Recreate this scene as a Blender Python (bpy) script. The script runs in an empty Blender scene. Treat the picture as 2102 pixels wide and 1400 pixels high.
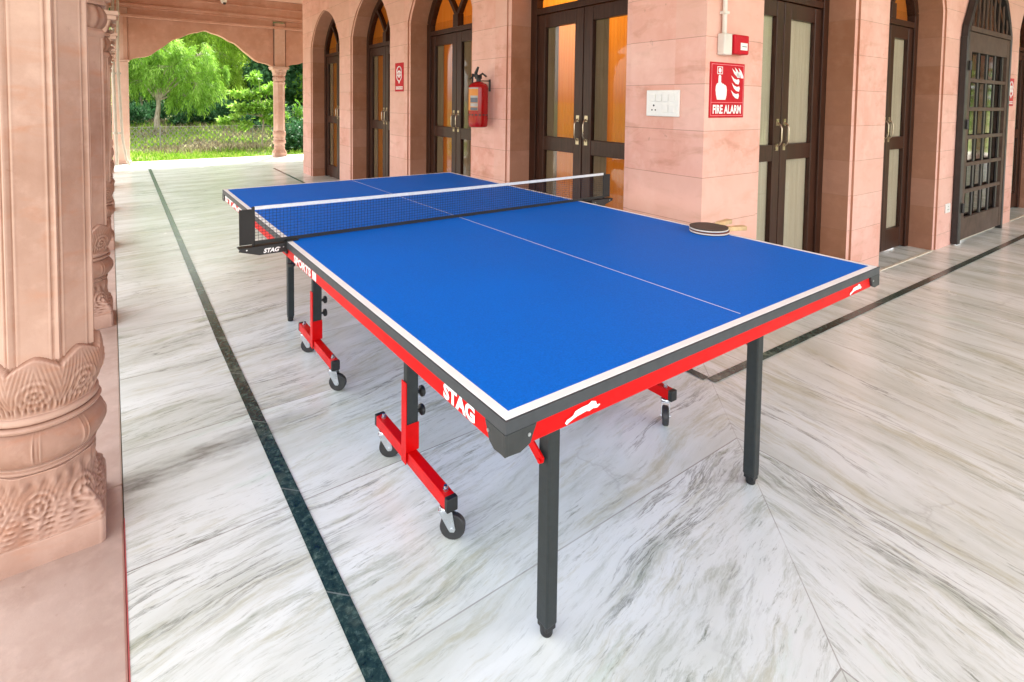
import bpy, bmesh, math, random
import numpy as np
from mathutils import Vector, Matrix
random.seed(5); rng = np.random.default_rng(7)
PI = math.pi
S = bpy.context.scene
COL = S.collection

# ------------------------------------------------------------------ camera
cd = bpy.data.cameras.new('camera'); cam = bpy.data.objects.new('camera', cd); COL.objects.link(cam)
cd.sensor_width = 36.0; cd.lens = 36.0*1108.93/2102
cd.shift_x = (1051-1011.343)/2102; cd.shift_y = (259.318-700)/2102
cd.clip_start = 0.05; cd.clip_end = 3000
R0 = Vector((0.8162830, -0.5775381, 0.0114789)); R1 = Vector((0.0173659, 0.0443976, 0.9988630)); R2 = Vector((0.5773910, 0.8151556, -0.0462705))
m = Matrix.Identity(4)
for i in range(3):
    m[i][0] = R0[i]; m[i][1] = R1[i]; m[i][2] = -R2[i]
m[0][3], m[1][3], m[2][3] = -0.524, -0.693, 1.287
cam.matrix_world = m
S.camera = cam

# ------------------------------------------------------------------ sky, sun, exposure
SUN_EL, SUN_AZ = math.radians(58), math.radians(35)      # azimuth measured from +y towards +x
W = bpy.data.worlds.new("World"); S.world = W; W.use_nodes = True
wn = W.node_tree; wn.nodes.clear()
o_ = wn.nodes.new('ShaderNodeOutputWorld'); b_ = wn.nodes.new('ShaderNodeBackground'); s_ = wn.nodes.new('ShaderNodeTexSky')
h_ = wn.nodes.new('ShaderNodeHueSaturation')
s_.sky_type = 'NISHITA'; s_.sun_disc = False; s_.sun_elevation = SUN_EL; s_.sun_rotation = SUN_AZ
s_.dust_density = 2.5; s_.air_density = 1.0; s_.ozone_density = 1.0
h_.inputs['Saturation'].default_value = 0.08
b_.inputs['Strength'].default_value = 0.15
wn.links.new(s_.outputs[0], h_.inputs['Color']); wn.links.new(h_.outputs[0], b_.inputs[0]); wn.links.new(b_.outputs[0], o_.inputs[0])
sd = bpy.data.lights.new('sun', 'SUN'); sun = bpy.data.objects.new('sun', sd); COL.objects.link(sun)
sd.energy = 3.0; sd.angle = math.radians(9); sd.color = (1.0, 0.94, 0.84)
sv = Vector((math.sin(SUN_AZ)*math.cos(SUN_EL), math.cos(SUN_AZ)*math.cos(SUN_EL), math.sin(SUN_EL)))
sun.rotation_euler = sv.to_track_quat('Z', 'Y').to_euler()
S.view_settings.view_transform = 'Standard'; S.view_settings.look = 'None'; S.view_settings.gamma = 1
S.view_settings.exposure = 2.5
S.render.engine = 'CYCLES'
try:
    S.cycles.max_bounces = 10; S.cycles.diffuse_bounces = 6; S.cycles.transparent_max_bounces = 12
    S.cycles.sample_clamp_indirect = 8
except Exception: pass

# ------------------------------------------------------------------ material helpers
class NT:
    def __init__(s, name):
        s.m = bpy.data.materials.new(name); s.m.use_nodes = True; s.t = s.m.node_tree; s.t.nodes.clear()
        s.out = s.t.nodes.new('ShaderNodeOutputMaterial'); s.b = s.t.nodes.new('ShaderNodeBsdfPrincipled')
        s.t.links.new(s.b.outputs[0], s.out.inputs[0]); s._co = None
    def n(s, ty, **k):
        x = s.t.nodes.new(ty)
        for a, v in k.items(): setattr(x, a, v)
        return x
    def put(s, sock, v):
        if v is None: return
        if isinstance(v, bpy.types.NodeSocket): s.t.links.new(v, sock)
        else: sock.default_value = v
    def co(s):
        if s._co is None: s._co = s.n('ShaderNodeTexCoord').outputs['Object']
        return s._co
    def math(s, op, a, b=None, c=None):
        x = s.n('ShaderNodeMath', operation=op); s.put(x.inputs[0], a)
        if b is not None: s.put(x.inputs[1], b)
        if c is not None: s.put(x.inputs[2], c)
        return x.outputs[0]
    def sep(s, v):
        x = s.n('ShaderNodeSeparateXYZ'); s.put(x.inputs[0], v); return x.outputs
    def comb(s, a, b, c):
        x = s.n('ShaderNodeCombineXYZ'); s.put(x.inputs[0], a); s.put(x.inputs[1], b); s.put(x.inputs[2], c); return x.outputs[0]
    def noise(s, vec, scale=5, detail=4, rough=.55, dist=0, out=0):
        x = s.n('ShaderNodeTexNoise'); s.put(x.inputs['Vector'], vec if vec is not None else s.co())
        x.inputs['Scale'].default_value = scale; x.inputs['Detail'].default_value = detail
        x.inputs['Roughness'].default_value = rough; x.inputs['Distortion'].default_value = dist
        return x.outputs[out]
    def ramp(s, f, stops, interp='LINEAR'):
        x = s.n('ShaderNodeValToRGB'); s.put(x.inputs[0], f); cr = x.color_ramp; cr.interpolation = interp
        while len(cr.elements) < len(stops): cr.elements.new(.5)
        for e, (p, c) in zip(cr.elements, stops):
            e.position = p; e.color = (c, c, c, 1) if isinstance(c, (int, float)) else (*c, 1)
        return x.outputs[0]
    def mix(s, f, a, b, mode='MIX'):
        x = s.n('ShaderNodeMix', data_type='RGBA', blend_type=mode); s.put(x.inputs[0], f)
        s.put(x.inputs[6], (*a, 1) if isinstance(a, tuple) else a); s.put(x.inputs[7], (*b, 1) if isinstance(b, tuple) else b)
        return x.outputs[2]
    def map(s, vec, scale=(1, 1, 1), rot=(0, 0, 0), loc=(0, 0, 0)):
        x = s.n('ShaderNodeMapping'); s.put(x.inputs[0], vec)
        x.inputs['Scale'].default_value = scale; x.inputs['Rotation'].default_value = rot; x.inputs['Location'].default_value = loc
        return x.outputs[0]
    def bump(s, h, strength=.3, dist=.01):
        x = s.n('ShaderNodeBump'); s.put(x.inputs['Height'], h); x.inputs['Strength'].default_value = strength; x.inputs['Distance'].default_value = dist
        s.t.links.new(x.outputs[0], s.b.inputs['Normal']); return x
    def set(s, color=None, rough=None, metal=None, spec=None, **k):
        if color is not None: s.put(s.b.inputs['Base Color'], (*color, 1) if isinstance(color, tuple) else color)
        if rough is not None: s.put(s.b.inputs['Roughness'], rough)
        if metal is not None: s.put(s.b.inputs['Metallic'], metal)
        if spec is not None: s.put(s.b.inputs['Specular IOR Level'], spec)
        for a, v in k.items(): s.put(s.b.inputs[a.replace('_', ' ')], v)
        return s.m

def plain(name, color, rough=.5, metal=0, var=.12, vscale=30, bump=0, spec=.5):
    """a paint / plastic / metal with faint unevenness in tone and gloss"""
    t = NT(name); f = t.noise(None, vscale, 5)
    dark = tuple(c*(1-var) for c in color); light = tuple(min(1, c*(1+var)) for c in color)
    c = t.mix(t.ramp(f, [(.3, 0.), (.7, 1.)]), dark, light)
    r = t.math('MULTIPLY_ADD', t.noise(None, vscale*.3, 4), .25, max(rough-.12, .03))
    if bump: t.bump(t.noise(None, vscale*8, 3), bump, .002)
    return t.set(c, r, metal, spec)

M = {}
def marble():
    t = NT('marble_floor'); x, y, z = t.sep(t.co())
    # slabs are book-matched about the 45 degree mitre at the corner of the two verandahs
    side = t.math('GREATER_THAN', t.math('SUBTRACT', x, y), 1.02)
    a = t.mix(side, t.comb(x, y, 0.), t.comb(t.math('ADD', y, 1.02), t.math('SUBTRACT', x, 1.02), 0.))
    ax, ay, _ = t.sep(a)
    row = t.math('FLOOR', t.math('DIVIDE', t.math('SUBTRACT', ay, 2.237), .61))
    shift = t.math('MULTIPLY', row, 3.7)
    wob = t.noise(t.map(a, (.55, .8, 1)), 1.0, 2)
    wob2 = t.noise(t.map(a, (6, 9, 1)), 1.0, 4)
    tilt = t.math('ADD', t.math('MULTIPLY', t.math('SUBTRACT', wob, .5), .42), t.math('MULTIPLY', t.math('SUBTRACT', wob2, .5), .035))
    ay2 = t.math('ADD', t.math('ADD', ay, tilt), t.math('MULTIPLY', ax, -.15))
    v = t.comb(t.math('ADD', ax, shift), ay2, row)
    tone = t.noise(t.map(v, (.55, 2.6, 1)), 1.5, 6, .6)
    c = t.mix(t.ramp(tone, [(.36, 0.), (.60, 1.)]), (.61, .65, .59), (.81, .86, .835))
    patch = t.ramp(t.noise(t.map(v, (.6, 2.0, 1), loc=(2, 6, 0)), 1.4, 5, .62), [(.43, .12), (.60, 1.)])
    # soft grey-green smudges, then crisper broken streaks inside them
    g1 = t.ramp(t.noise(t.map(v, (1.5, 11, 1)), 1.7, 12, .78, 0), [(.50, 0.), (.66, 1.)])
    c = t.mix(t.math('MULTIPLY', t.math('MULTIPLY', g1, patch), .85), c, (.31, .35, .25))
    br = t.ramp(t.noise(t.map(v, (1.2, 7, 1), loc=(3, 9, 0)), 1.5, 12, .76), [(.53, 0.), (.66, 1.)])
    c = t.mix(t.math('MULTIPLY', br, .62), c, (.44, .43, .26))
    gr = t.ramp(t.noise(t.map(v, (.8, 3.2, 1), loc=(7, 2, 0)), 1.4, 8, .66), [(.60, 0.), (.72, 1.)])
    c = t.mix(t.math('MULTIPLY', gr, .5), c, (.50, .70, .55))
    s1 = t.noise(t.map(v, (5.5, 44, 1), loc=(1, 5, 0)), 1.5, 12, .8)
    sp = t.math('MULTIPLY', t.ramp(s1, [(.55, 0.), (.66, 1.)]), t.math('MULTIPLY_ADD', patch, .85, .15))
    c = t.mix(t.math('MULTIPLY', sp, .9), c, (.17, .20, .14))
    w = t.noise(t.map(v, (.40, 4.2, 1), loc=(5, 1.3, 0)), 1.2, 10, .66)
    vein = t.ramp(t.math('ABSOLUTE', t.math('SUBTRACT', w, .5)), [(0., 1.), (.006, .35), (.018, 0.)])
    vm = t.math('MULTIPLY', vein, t.ramp(t.noise(t.map(v, (1.6, 2.6, 1)), 1.1, 4), [(.46, 0.), (.62, 1.)]))
    c = t.mix(t.math('MULTIPLY', vm, .8), c, (.12, .13, .10))
    sk = t.ramp(t.noise(t.co(), 38, 2), [(.79, 0.), (.82, 1.)])
    c = t.mix(t.math('MULTIPLY', sk, .6), c, (.15, .14, .11))
    # hairline cracks wandering across the grain
    vo = t.n('ShaderNodeTexVoronoi', feature='DISTANCE_TO_EDGE'); vo.inputs['Scale'].default_value = 1.05
    t.put(vo.inputs['Vector'], t.mix(.14, a, t.noise(a, 4, 5, .6, 0, 1)))
    ck = t.math('MULTIPLY', t.ramp(vo.outputs['Distance'], [(0., 1.), (.006, 0.)]), t.ramp(t.noise(a, 1.3, 2), [(.48, 0.), (.58, 1.)]))
    c = t.mix(t.math('MULTIPLY', ck, .22), c, (.25, .25, .22))
    # the broad smoky vein that crosses beside the nearest column
    bx = t.math('SUBTRACT', ay, t.math('ADD', 1.50, t.math('MULTIPLY', ax, .18)))
    bn = t.math('MULTIPLY', t.math('SUBTRACT', t.noise(t.map(a, (3, 9, 1)), 2.2, 7, .65), .5), .22)
    band = t.ramp(t.math('ABSOLUTE', t.math('ADD', bx, bn)), [(0., 1.), (.03, .6), (.075, 0.)])
    inx = t.math('MULTIPLY', t.ramp(t.math('ADD', ax, .6), [(0., 1.), (.45, .85), (.8, 0.)]), t.ramp(t.noise(t.map(a, (5, 22, 1)), 2, 6), [(.35, .55), (.6, 1.)]))
    c = t.mix(t.math('MULTIPLY', t.math('MULTIPLY', band, inx), 1.0), c, (.20, .20, .17))
    # joints
    fr = t.math('FRACT', t.math('DIVIDE', t.math('SUBTRACT', ay, 2.237), .61))
    j = t.math('LESS_THAN', fr, .0065)
    jm = t.math('MULTIPLY', j, t.ramp(t.noise(t.map(a, (1.2, 1.2, 1)), 1, 2), [(.4, .3), (.6, .95)]))
    mj = t.math('LESS_THAN', t.math('ABSOLUTE', t.math('SUBTRACT', t.math('SUBTRACT', x, y), 1.02)), .0022)
    mj = t.math('MULTIPLY', mj, t.ramp(t.noise(t.co(), 3, 3), [(.35, .1), (.6, .6)]))
    c = t.mix(t.math('MAXIMUM', jm, mj), c, (.22, .20, .17))
    rg = t.math('MULTIPLY_ADD', t.noise(None, 3, 5), .16, .16)
    t.bump(t.noise(None, 2.2, 3), .05, .02)
    return t.set(c, rg, 0, .5)
M['marble'] = marble()

def green_stone():
    t = NT('green_marble_band'); x, y, z = t.sep(t.co())
    c = t.ramp(t.noise(None, 55, 8, .72, .4), [(.34, (.006, .02, .02)), (.52, (.022, .05, .045)), (.62, (.07, .12, .10)), (.74, (.22, .29, .25))])
    pale = t.ramp(t.noise(None, 3.2, 4), [(.52, 0.), (.72, 1.)])
    c = t.mix(t.math('MULTIPLY', pale, t.ramp(t.noise(None, 30, 6), [(.4, 0.), (.62, .75)])), c, (.30, .37, .28))
    fy = t.math('FRACT', t.math('DIVIDE', t.math('ADD', y, t.math('ADD', x, 20.)), .457))
    c = t.mix(t.math('MULTIPLY', t.math('LESS_THAN', fy, .012), .5), c, (.30, .33, .30))
    return t.set(c, .24, 0, .5)
M['green'] = green_stone()

def sandstone(name, joints=None, base=((.52, .29, .215), (.60, .355, .28)), stain=.5, scale=1.0, var=1.0, pale=(.84, .58, .51), relief_tone=False):
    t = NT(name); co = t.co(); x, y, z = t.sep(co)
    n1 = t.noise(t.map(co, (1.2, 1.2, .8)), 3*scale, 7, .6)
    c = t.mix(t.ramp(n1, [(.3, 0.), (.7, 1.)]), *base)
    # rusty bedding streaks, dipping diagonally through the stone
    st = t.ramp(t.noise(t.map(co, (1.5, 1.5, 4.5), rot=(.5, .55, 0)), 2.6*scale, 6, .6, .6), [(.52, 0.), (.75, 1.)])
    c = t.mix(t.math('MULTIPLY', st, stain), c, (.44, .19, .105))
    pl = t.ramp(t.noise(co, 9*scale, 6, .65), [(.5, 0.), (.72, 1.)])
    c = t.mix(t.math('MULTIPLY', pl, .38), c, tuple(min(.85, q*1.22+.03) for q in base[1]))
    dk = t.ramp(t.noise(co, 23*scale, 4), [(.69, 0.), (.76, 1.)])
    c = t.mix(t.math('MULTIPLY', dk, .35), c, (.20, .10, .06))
    if relief_tone:  # hollows of the carving coloured darker brown, raised edges paler
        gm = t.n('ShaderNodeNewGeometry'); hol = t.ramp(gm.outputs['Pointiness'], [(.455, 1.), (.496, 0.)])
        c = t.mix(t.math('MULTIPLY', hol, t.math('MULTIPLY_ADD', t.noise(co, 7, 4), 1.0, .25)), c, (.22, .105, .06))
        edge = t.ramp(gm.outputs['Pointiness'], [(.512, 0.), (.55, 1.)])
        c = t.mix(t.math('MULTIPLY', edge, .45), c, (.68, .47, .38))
    h = t.math('MULTIPLY', t.noise(co, 90, 5, .7), .35)
    if joints:
        z0, dz = joints
        q = t.math('DIVIDE', t.math('SUBTRACT', z, z0), dz); k = t.math('FLOOR', q); fr = t.math('FRACT', q)
        blk = t.n('ShaderNodeTexWhiteNoise', noise_dimensions='3D')
        t.put(blk.inputs['Vector'], t.comb(t.math('FLOOR', t.math('MULTIPLY', x, .62)), t.math('FLOOR', t.math('MULTIPLY', t.math('SUBTRACT', y, .3), 1.12)), k))
        c = t.mix(t.math('MULTIPLY', blk.outputs[0], .5*var), c, pale)
        c = t.mix(t.math('MULTIPLY', t.math('GREATER_THAN', blk.outputs[0], .72), .25*var), c, (.56, .27, .18))
        wj = t.math('MULTIPLY_ADD', t.noise(co, 6, 3), .014, .0065)
        j = t.math('LESS_THAN', fr, wj)
        c = t.mix(t.math('MULTIPLY', j, .6), c, (.27, .14, .09))
        h = t.math('SUBTRACT', h, t.math('MULTIPLY', j, .8))
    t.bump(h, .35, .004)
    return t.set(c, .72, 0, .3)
M['wallstone'] = sandstone('sandstone_wall', (.13, .2522), ((.66, .32, .245), (.79, .46, .39)), .55)
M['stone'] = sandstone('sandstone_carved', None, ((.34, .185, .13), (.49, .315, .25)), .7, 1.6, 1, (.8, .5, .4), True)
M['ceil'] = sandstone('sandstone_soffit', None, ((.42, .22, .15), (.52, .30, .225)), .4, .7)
M['plinth'] = sandstone('sandstone_plinth', None, ((.44, .315, .26), (.56, .43, .37)), .10, 1.4)
M['groove'] = sandstone('sandstone_rebate', None, ((.42, .20, .125), (.50, .26, .18)), .3, 2)

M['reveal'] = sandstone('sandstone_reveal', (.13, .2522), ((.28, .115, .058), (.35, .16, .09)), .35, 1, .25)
def wood():
    t = NT('dark_polished_wood'); f = t.noise(t.map(t.co(), (14, 14, 1.2)), 4, 6, .6)
    c = t.ramp(f, [(.3, (.024, .008, .004)), (.7, (.058, .022, .013))])
    return t.set(c, t.math('MULTIPLY_ADD', f, .2, .25), 0, .3)
M['wood'] = wood()
def glass(name, tint, dark=False):
    t = NT(name)
    tr = t.n('ShaderNodeBsdfTransparent'); tr.inputs[0].default_value = (*tint, 1)
    gl = t.n('ShaderNodeBsdfGlossy'); gl.inputs['Roughness'].default_value = .03 if not dark else .06
    fr = t.n('ShaderNodeFresnel'); fr.inputs[0].default_value = 1.5
    f = t.math('MULTIPLY', fr.outputs[0], 1.0) if not dark else t.math('MULTIPLY_ADD', fr.outputs[0], .9, .30)
    gm = t.n('ShaderNodeNewGeometry'); f = t.math('MULTIPLY', f, t.math('SUBTRACT', 1.0, gm.outputs['Backfacing']))
    mx = t.n('ShaderNodeMixShader'); t.put(mx.inputs[0], f); t.t.links.new(tr.outputs[0], mx.inputs[1]); t.t.links.new(gl.outputs[0], mx.inputs[2])
    t.t.links.new(mx.outputs[0], t.out.inputs[0]); return t.m
M['glass'] = glass('window_glass', (.93, .92, .88))
M['glass_dark'] = glass('dark_glass', (.10, .13, .12), True)
def curtain(name, c0, c1):
    t = NT(name); f = t.noise(t.map(t.co(), (16, 16, .5)), 3, 4)
    return t.set(t.mix(t.ramp(f, [(.3, 0.), (.7, 1.)]), c0, c1), .85, 0, .2)
M['net_curtain'] = curtain('beige_curtain', (.47, .44, .38), (.56, .53, .47))
M['grey_curtain'] = curtain('grey_brown_curtain', (.17, .125, .08), (.23, .175, .12))
def lit():
    t = NT('lit_orange_curtain'); f = t.noise(t.map(t.co(), (20, 20, .4)), 3, 4)
    c = t.mix(t.ramp(f, [(.3, 0.), (.7, 1.)]), (.80, .33, .05), (.86, .42, .09)); t.set(c, .8, 0, .1)
    tl = t.n('ShaderNodeBsdfTranslucent'); t.put(tl.inputs[0], c); mx = t.n('ShaderNodeMixShader'); mx.inputs[0].default_value = .75
    t.t.links.new(t.b.outputs[0], mx.inputs[1]); t.t.links.new(tl.outputs[0], mx.inputs[2]); t.t.links.new(mx.outputs[0], t.out.inputs[0]); return t.m
M['lit_curtain'] = lit()
M['room'] = plain('ochre_room_paint', (.72, .36, .12), .8, 0, .06, 3)
M['brass'] = plain('brass', (.50, .41, .30), .3, 1, .1)
M['blackiron'] = plain('dark_painted_iron', (.022, .018, .017), .4, 0, .2, 20)
M['gateiron'] = plain('weathered_grey_iron', (.085, .052, .038), .55, 0, .25, 12, 0, .3)
M['dkgrey'] = plain('charcoal_powder_coat', (.022, .027, .028), .45, 0, .15, 60, .15, .35)
M['trim'] = plain('grey_edge_band', (.052, .058, .066), .45, 0, .1, 40, 0, .3)
M['capgrey'] = plain('grey_plastic_cap', (.034, .038, .040), .45, 0, .1, 40, 0, .35)
M['red'] = plain('red_powder_coat', (.60, .001, .002), .38, 0, .12, 25, 0, .18)
M['redsign'] = plain('red_sign_plastic', (.50, .002, .014), .45, 0, .05, 25, 0, .2)
M['redext'] = plain('red_cylinder_paint', (.33, .002, .004), .22, 0, .08, 15)
M['white'] = plain('white_plastic', (.80, .79, .76), .4, 0, .04, 25)
M['whitelogo'] = plain('white_print', (.84, .83, .83), .5, 0, .03, 60)
M['black'] = plain('black_plastic', (.010, .010, .011), .45, 0, .2, 40)
M['rubber'] = plain('black_rubber', (.018, .017, .017), .65, 0, .2, 60)
M['tyre'] = plain('worn_tyre', (.030, .030, .031), .5, 0, .3, 40)
M['zinc'] = plain('zinc_plated_steel', (.62, .65, .68), .28, 1, .15, 40)
M['pipe'] = plain('grey_pvc_pipe', (.42, .38, .31), .5, 0, .15, 6)
M['conduit'] = plain('white_conduit', (.66, .62, .56), .5, 0, .08, 10)
M['ply'] = plain('pale_plywood', (.62, .43, .22), .5, 0, .2, 30)
M['edgetape'] = plain('white_edge_tape', (.64, .62, .58), .5, 0, .06, 30)
M['batrubber'] = plain('dark_bat_rubber', (.040, .033, .028), .55, 0, .15, 40, .2)
M['batred'] = plain('dull_red_bat_rubber', (.22, .05, .04), .5, 0, .15, 40)
M['orange'] = plain('orange_label', (.62, .22, .03), .5, 0, .05, 20)
M['greylabel'] = plain('grey_label', (.10, .11, .14), .45, 0, .1, 20)
M['ltlabel'] = plain('pale_label', (.38, .37, .35), .5, 0, .1, 20)

def tabletop():
    t = NT('blue_table_surface'); x, y, z = t.sep(t.co())
    n = t.noise(None, 260, 4, .8); n2 = t.noise(None, 2.3, 4)
    c = t.mix(t.ramp(n, [(.3, 0.), (.7, 1.)]), (.000, .112, .54), (.000, .170, .76))
    c = t.mix(t.math('MULTIPLY', t.ramp(n2, [(.45, 0.), (.7, 1.)]), .35), c, (.000, .168, .78))
    mk = t.ramp(t.noise(t.map(t.co(), (1, 2.2, 1)), 34, 3, .6, .5), [(.68, 0.), (.76, 1.)])
    c = t.mix(t.math('MULTIPLY', mk, .16), c, (.10, .28, .70))
    w = t.ramp(t.noise(None, 14, 4), [(.3, (.82, .83, .83)), (.7, (.90, .90, .90))])
    ex = t.math('GREATER_THAN', t.math('ABSOLUTE', t.math('SUBTRACT', x, .7625)), .7415)
    ey = t.math('GREATER_THAN', t.math('ABSOLUTE', t.math('SUBTRACT', y, 1.37)), 1.349)
    cl = t.math('MULTIPLY', t.math('LESS_THAN', t.math('ABSOLUTE', t.math('SUBTRACT', x, .7625)), .0017),
                t.math('LESS_THAN', t.math('ABSOLUTE', t.math('SUBTRACT', y, 1.37)), 1.335))
    wm = t.math('MAXIMUM', t.math('MAXIMUM', ex, ey), t.math('MULTIPLY', cl, .85))
    t.bump(t.noise(None, 700, 2), .08, .0005)
    return t.set(t.mix(wm, c, w), t.math('MULTIPLY_ADD', n2, .15, .5), 0, .12)
M['top'] = tabletop()

def leafmat(name, cols, trans=.35):
    t = NT(name); at = t.n('ShaderNodeAttribute'); at.attribute_name = 'tone'
    c = t.ramp(at.outputs['Fac'], [(i/(len(cols)-1), q) for i, q in enumerate(cols)])
    t.set(c, .5, 0, .25)
    tl = t.n('ShaderNodeBsdfTranslucent'); t.put(tl.inputs[0], c)
    mx = t.n('ShaderNodeMixShader'); mx.inputs[0].default_value = trans
    t.t.links.new(t.b.outputs[0], mx.inputs[1]); t.t.links.new(tl.outputs[0], mx.inputs[2]); t.t.links.new(mx.outputs[0], t.out.inputs[0])
    return t.m
M['leaf_light'] = leafmat('feathery_leaf', [(.05, .13, .01), (.20, .40, .04), (.42, .62, .14)], .5)
M['leaf_mid'] = leafmat('mid_green_leaf', [(.05, .13, .015), (.12, .27, .03), (.26, .44, .06)], .45)
M['leaf_dark'] = leafmat('dark_green_leaf', [(.015, .06, .02), (.04, .13, .05), (.10, .24, .09)], .3)
M['leaf_yel'] = leafmat('yellow_green_leaf', [(.07, .16, .01), (.24, .42, .03), (.46, .64, .10)], .5)
M['grassblade'] = leafmat('grass_blade', [(.08, .20, .01), (.18, .36, .02), (.36, .40, .10)], .4)
M['dry'] = leafmat('dry_undergrowth', [(.10, .075, .05), (.22, .18, .12), (.30, .29, .15)], .2)
def bark():
    t = NT('pale_bark'); f = t.noise(t.map(t.co(), (8, 8, 2)), 4, 6)
    t.bump(f, .6, .02); return t.set(t.ramp(f, [(.3, (.22, .18, .13)), (.7, (.46, .42, .33))]), .85, 0, .2)
M['bark'] = bark()
def ground():
    t = NT('garden_ground'); n = t.noise(None, .6, 6, .65); n2 = t.noise(None, 9, 6)
    c = t.mix(t.ramp(n, [(.42, 0.), (.58, 1.)]), (.10, .19, .02), (.24, .19, .125))
    c = t.mix(t.ramp(n2, [(.35, 0.), (.7, 1.)]), c, (.13, .15, .055))
    t.bump(n2, .8, .05); return t.set(c, .9, 0, .1)
M['ground'] = ground()

# ------------------------------------------------------------------ mesh helpers
class MB:
    def __init__(s, T=None): s.v = []; s.f = []; s.mi = []; s.T = T; s.cm = 0
    def add(s, vs, fs, mi=None):
        b = len(s.v)
        for p in vs: s.v.append(tuple(s.T(*p)) if s.T else tuple(p))
        for f in fs: s.f.append(tuple(b+i for i in f)); s.mi.append(s.cm if mi is None else mi)
        return s
    def box(s, x0, x1, y0, y1, z0, z1, mi=None):
        return s.add([(x0, y0, z0), (x1, y0, z0), (x1, y1, z0), (x0, y1, z0), (x0, y0, z1), (x1, y0, z1), (x1, y1, z1), (x0, y1, z1)],
                     [(0, 3, 2, 1), (4, 5, 6, 7), (0, 1, 5, 4), (1, 2, 6, 5), (2, 3, 7, 6), (3, 0, 4, 7)], mi)
    def tube(s, pts, r, n=10, cap=True, mi=None):
        pts = [Vector(p) for p in pts]; k = len(pts); rs = r if isinstance(r, (list, tuple)) else [r]*k
        vs = []; up = None
        for i, p in enumerate(pts):
            d = (pts[min(i+1, k-1)]-pts[max(i-1, 0)]).normalized()
            if up is None: up = d.orthogonal().normalized()
            u = (up - d*up.dot(d)).normalized(); up = u; w = d.cross(u)
            for j in range(n):
                a = 2*PI*j/n; vs.append(tuple(p+(u*math.cos(a)+w*math.sin(a))*rs[i]))
        fs = [(i*n+j, i*n+(j+1) % n, (i+1)*n+(j+1) % n, (i+1)*n+j) for i in range(k-1) for j in range(n)]
        if cap: fs += [tuple(reversed(range(n))), tuple((k-1)*n+j for j in range(n))]
        return s.add(vs, fs, mi)
    def cyl(s, a, b, r, n=16, mi=None): return s.tube([a, b], r, n, True, mi)
    def lathe(s, prof, c=(0, 0, 0), axis='z', n=24, mi=None):
        vs = []
        for (r, h) in prof:
            for j in range(n):
                a = 2*PI*j/n; p = (r*math.cos(a), r*math.sin(a), h)
                if axis == 'x': p = (p[2], p[0], p[1])
                if axis == 'y': p = (p[0], p[2], p[1])
                vs.append((c[0]+p[0], c[1]+p[1], c[2]+p[2]))
        k = len(prof)
        fs = [(i*n+j, i*n+(j+1) % n, (i+1)*n+(j+1) % n, (i+1)*n+j) for i in range(k-1) for j in range(n)]
        fs += [tuple(reversed(range(n))), tuple((k-1)*n+j for j in range(n))]
        return s.add(vs, fs, mi)
    def prism(s, poly, d0, d1, plane='xz', mi=None):
        """closed outline extruded along the axis missing from `plane`"""
        def P(a, b, d): return {'xz': (a, d, b), 'xy': (a, b, d), 'yz': (d, a, b)}[plane]
        n = len(poly); vs = [P(a, b, d0) for a, b in poly]+[P(a, b, d1) for a, b in poly]
        return s.add(vs, [tuple(range(n)), tuple(reversed(range(n, 2*n)))]+[(i, i+n, (i+1) % n+n, (i+1) % n) for i in range(n)], mi)
    def build(s, name, mats, parent=None, smooth=False, bevel=0, label=None, loc=(0, 0, 0), seg=2, fixn=True):
        me = bpy.data.meshes.new(name); me.from_pydata(s.v, [], s.f)
        mats = mats if isinstance(mats, (list, tuple)) else [mats]
        for q in mats: me.materials.append(M[q] if isinstance(q, str) else q)
        if len(mats) > 1: me.polygons.foreach_set('material_index', s.mi)
        if fixn:
            bm = bmesh.new(); bm.from_mesh(me); bmesh.ops.recalc_face_normals(bm, faces=bm.faces); bm.to_mesh(me); bm.free()
        if smooth:
            me.polygons.foreach_set('use_smooth', [True]*len(me.polygons))
            try: me.set_sharp_from_angle(angle=math.radians(38 if smooth is True else smooth))
            except Exception: pass
        me.update()
        o = bpy.data.objects.new(name, me); COL.objects.link(o); o.location = loc
        if parent: o.parent = parent
        if label: o['label'] = label
        if bevel:
            b = o.modifiers.new('bevel', 'BEVEL'); b.width = bevel; b.segments = seg; b.limit_method = 'ANGLE'; b.angle_limit = math.radians(35)
        return o

def thing(name, label, cat, loc=(0, 0, 0), group=None, rz=0):
    o = bpy.data.objects.new(name, None); COL.objects.link(o); o.location = loc; o.rotation_euler = (0, 0, rz); o.empty_display_size = .1
    o['label'] = label; o['category'] = cat
    if group: o['group'] = group
    return o
def tag(o, label, cat, group=None):
    o['label'] = label; o['category'] = cat
    if group: o['group'] = group
    return o
def kids(o): return [c for c in bpy.data.objects if c.parent == o]
def copy_tree(o, parent=None, loc=None, rz=None):
    ch = kids(o); c = o.copy(); COL.objects.link(c); c.parent = parent
    if loc is not None: c.location = loc
    if rz is not None: c.rotation_euler = (0, 0, rz)
    for q in ch: copy_tree(q, c)
    return c
def struct(o): o['kind'] = 'structure'; return o

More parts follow.
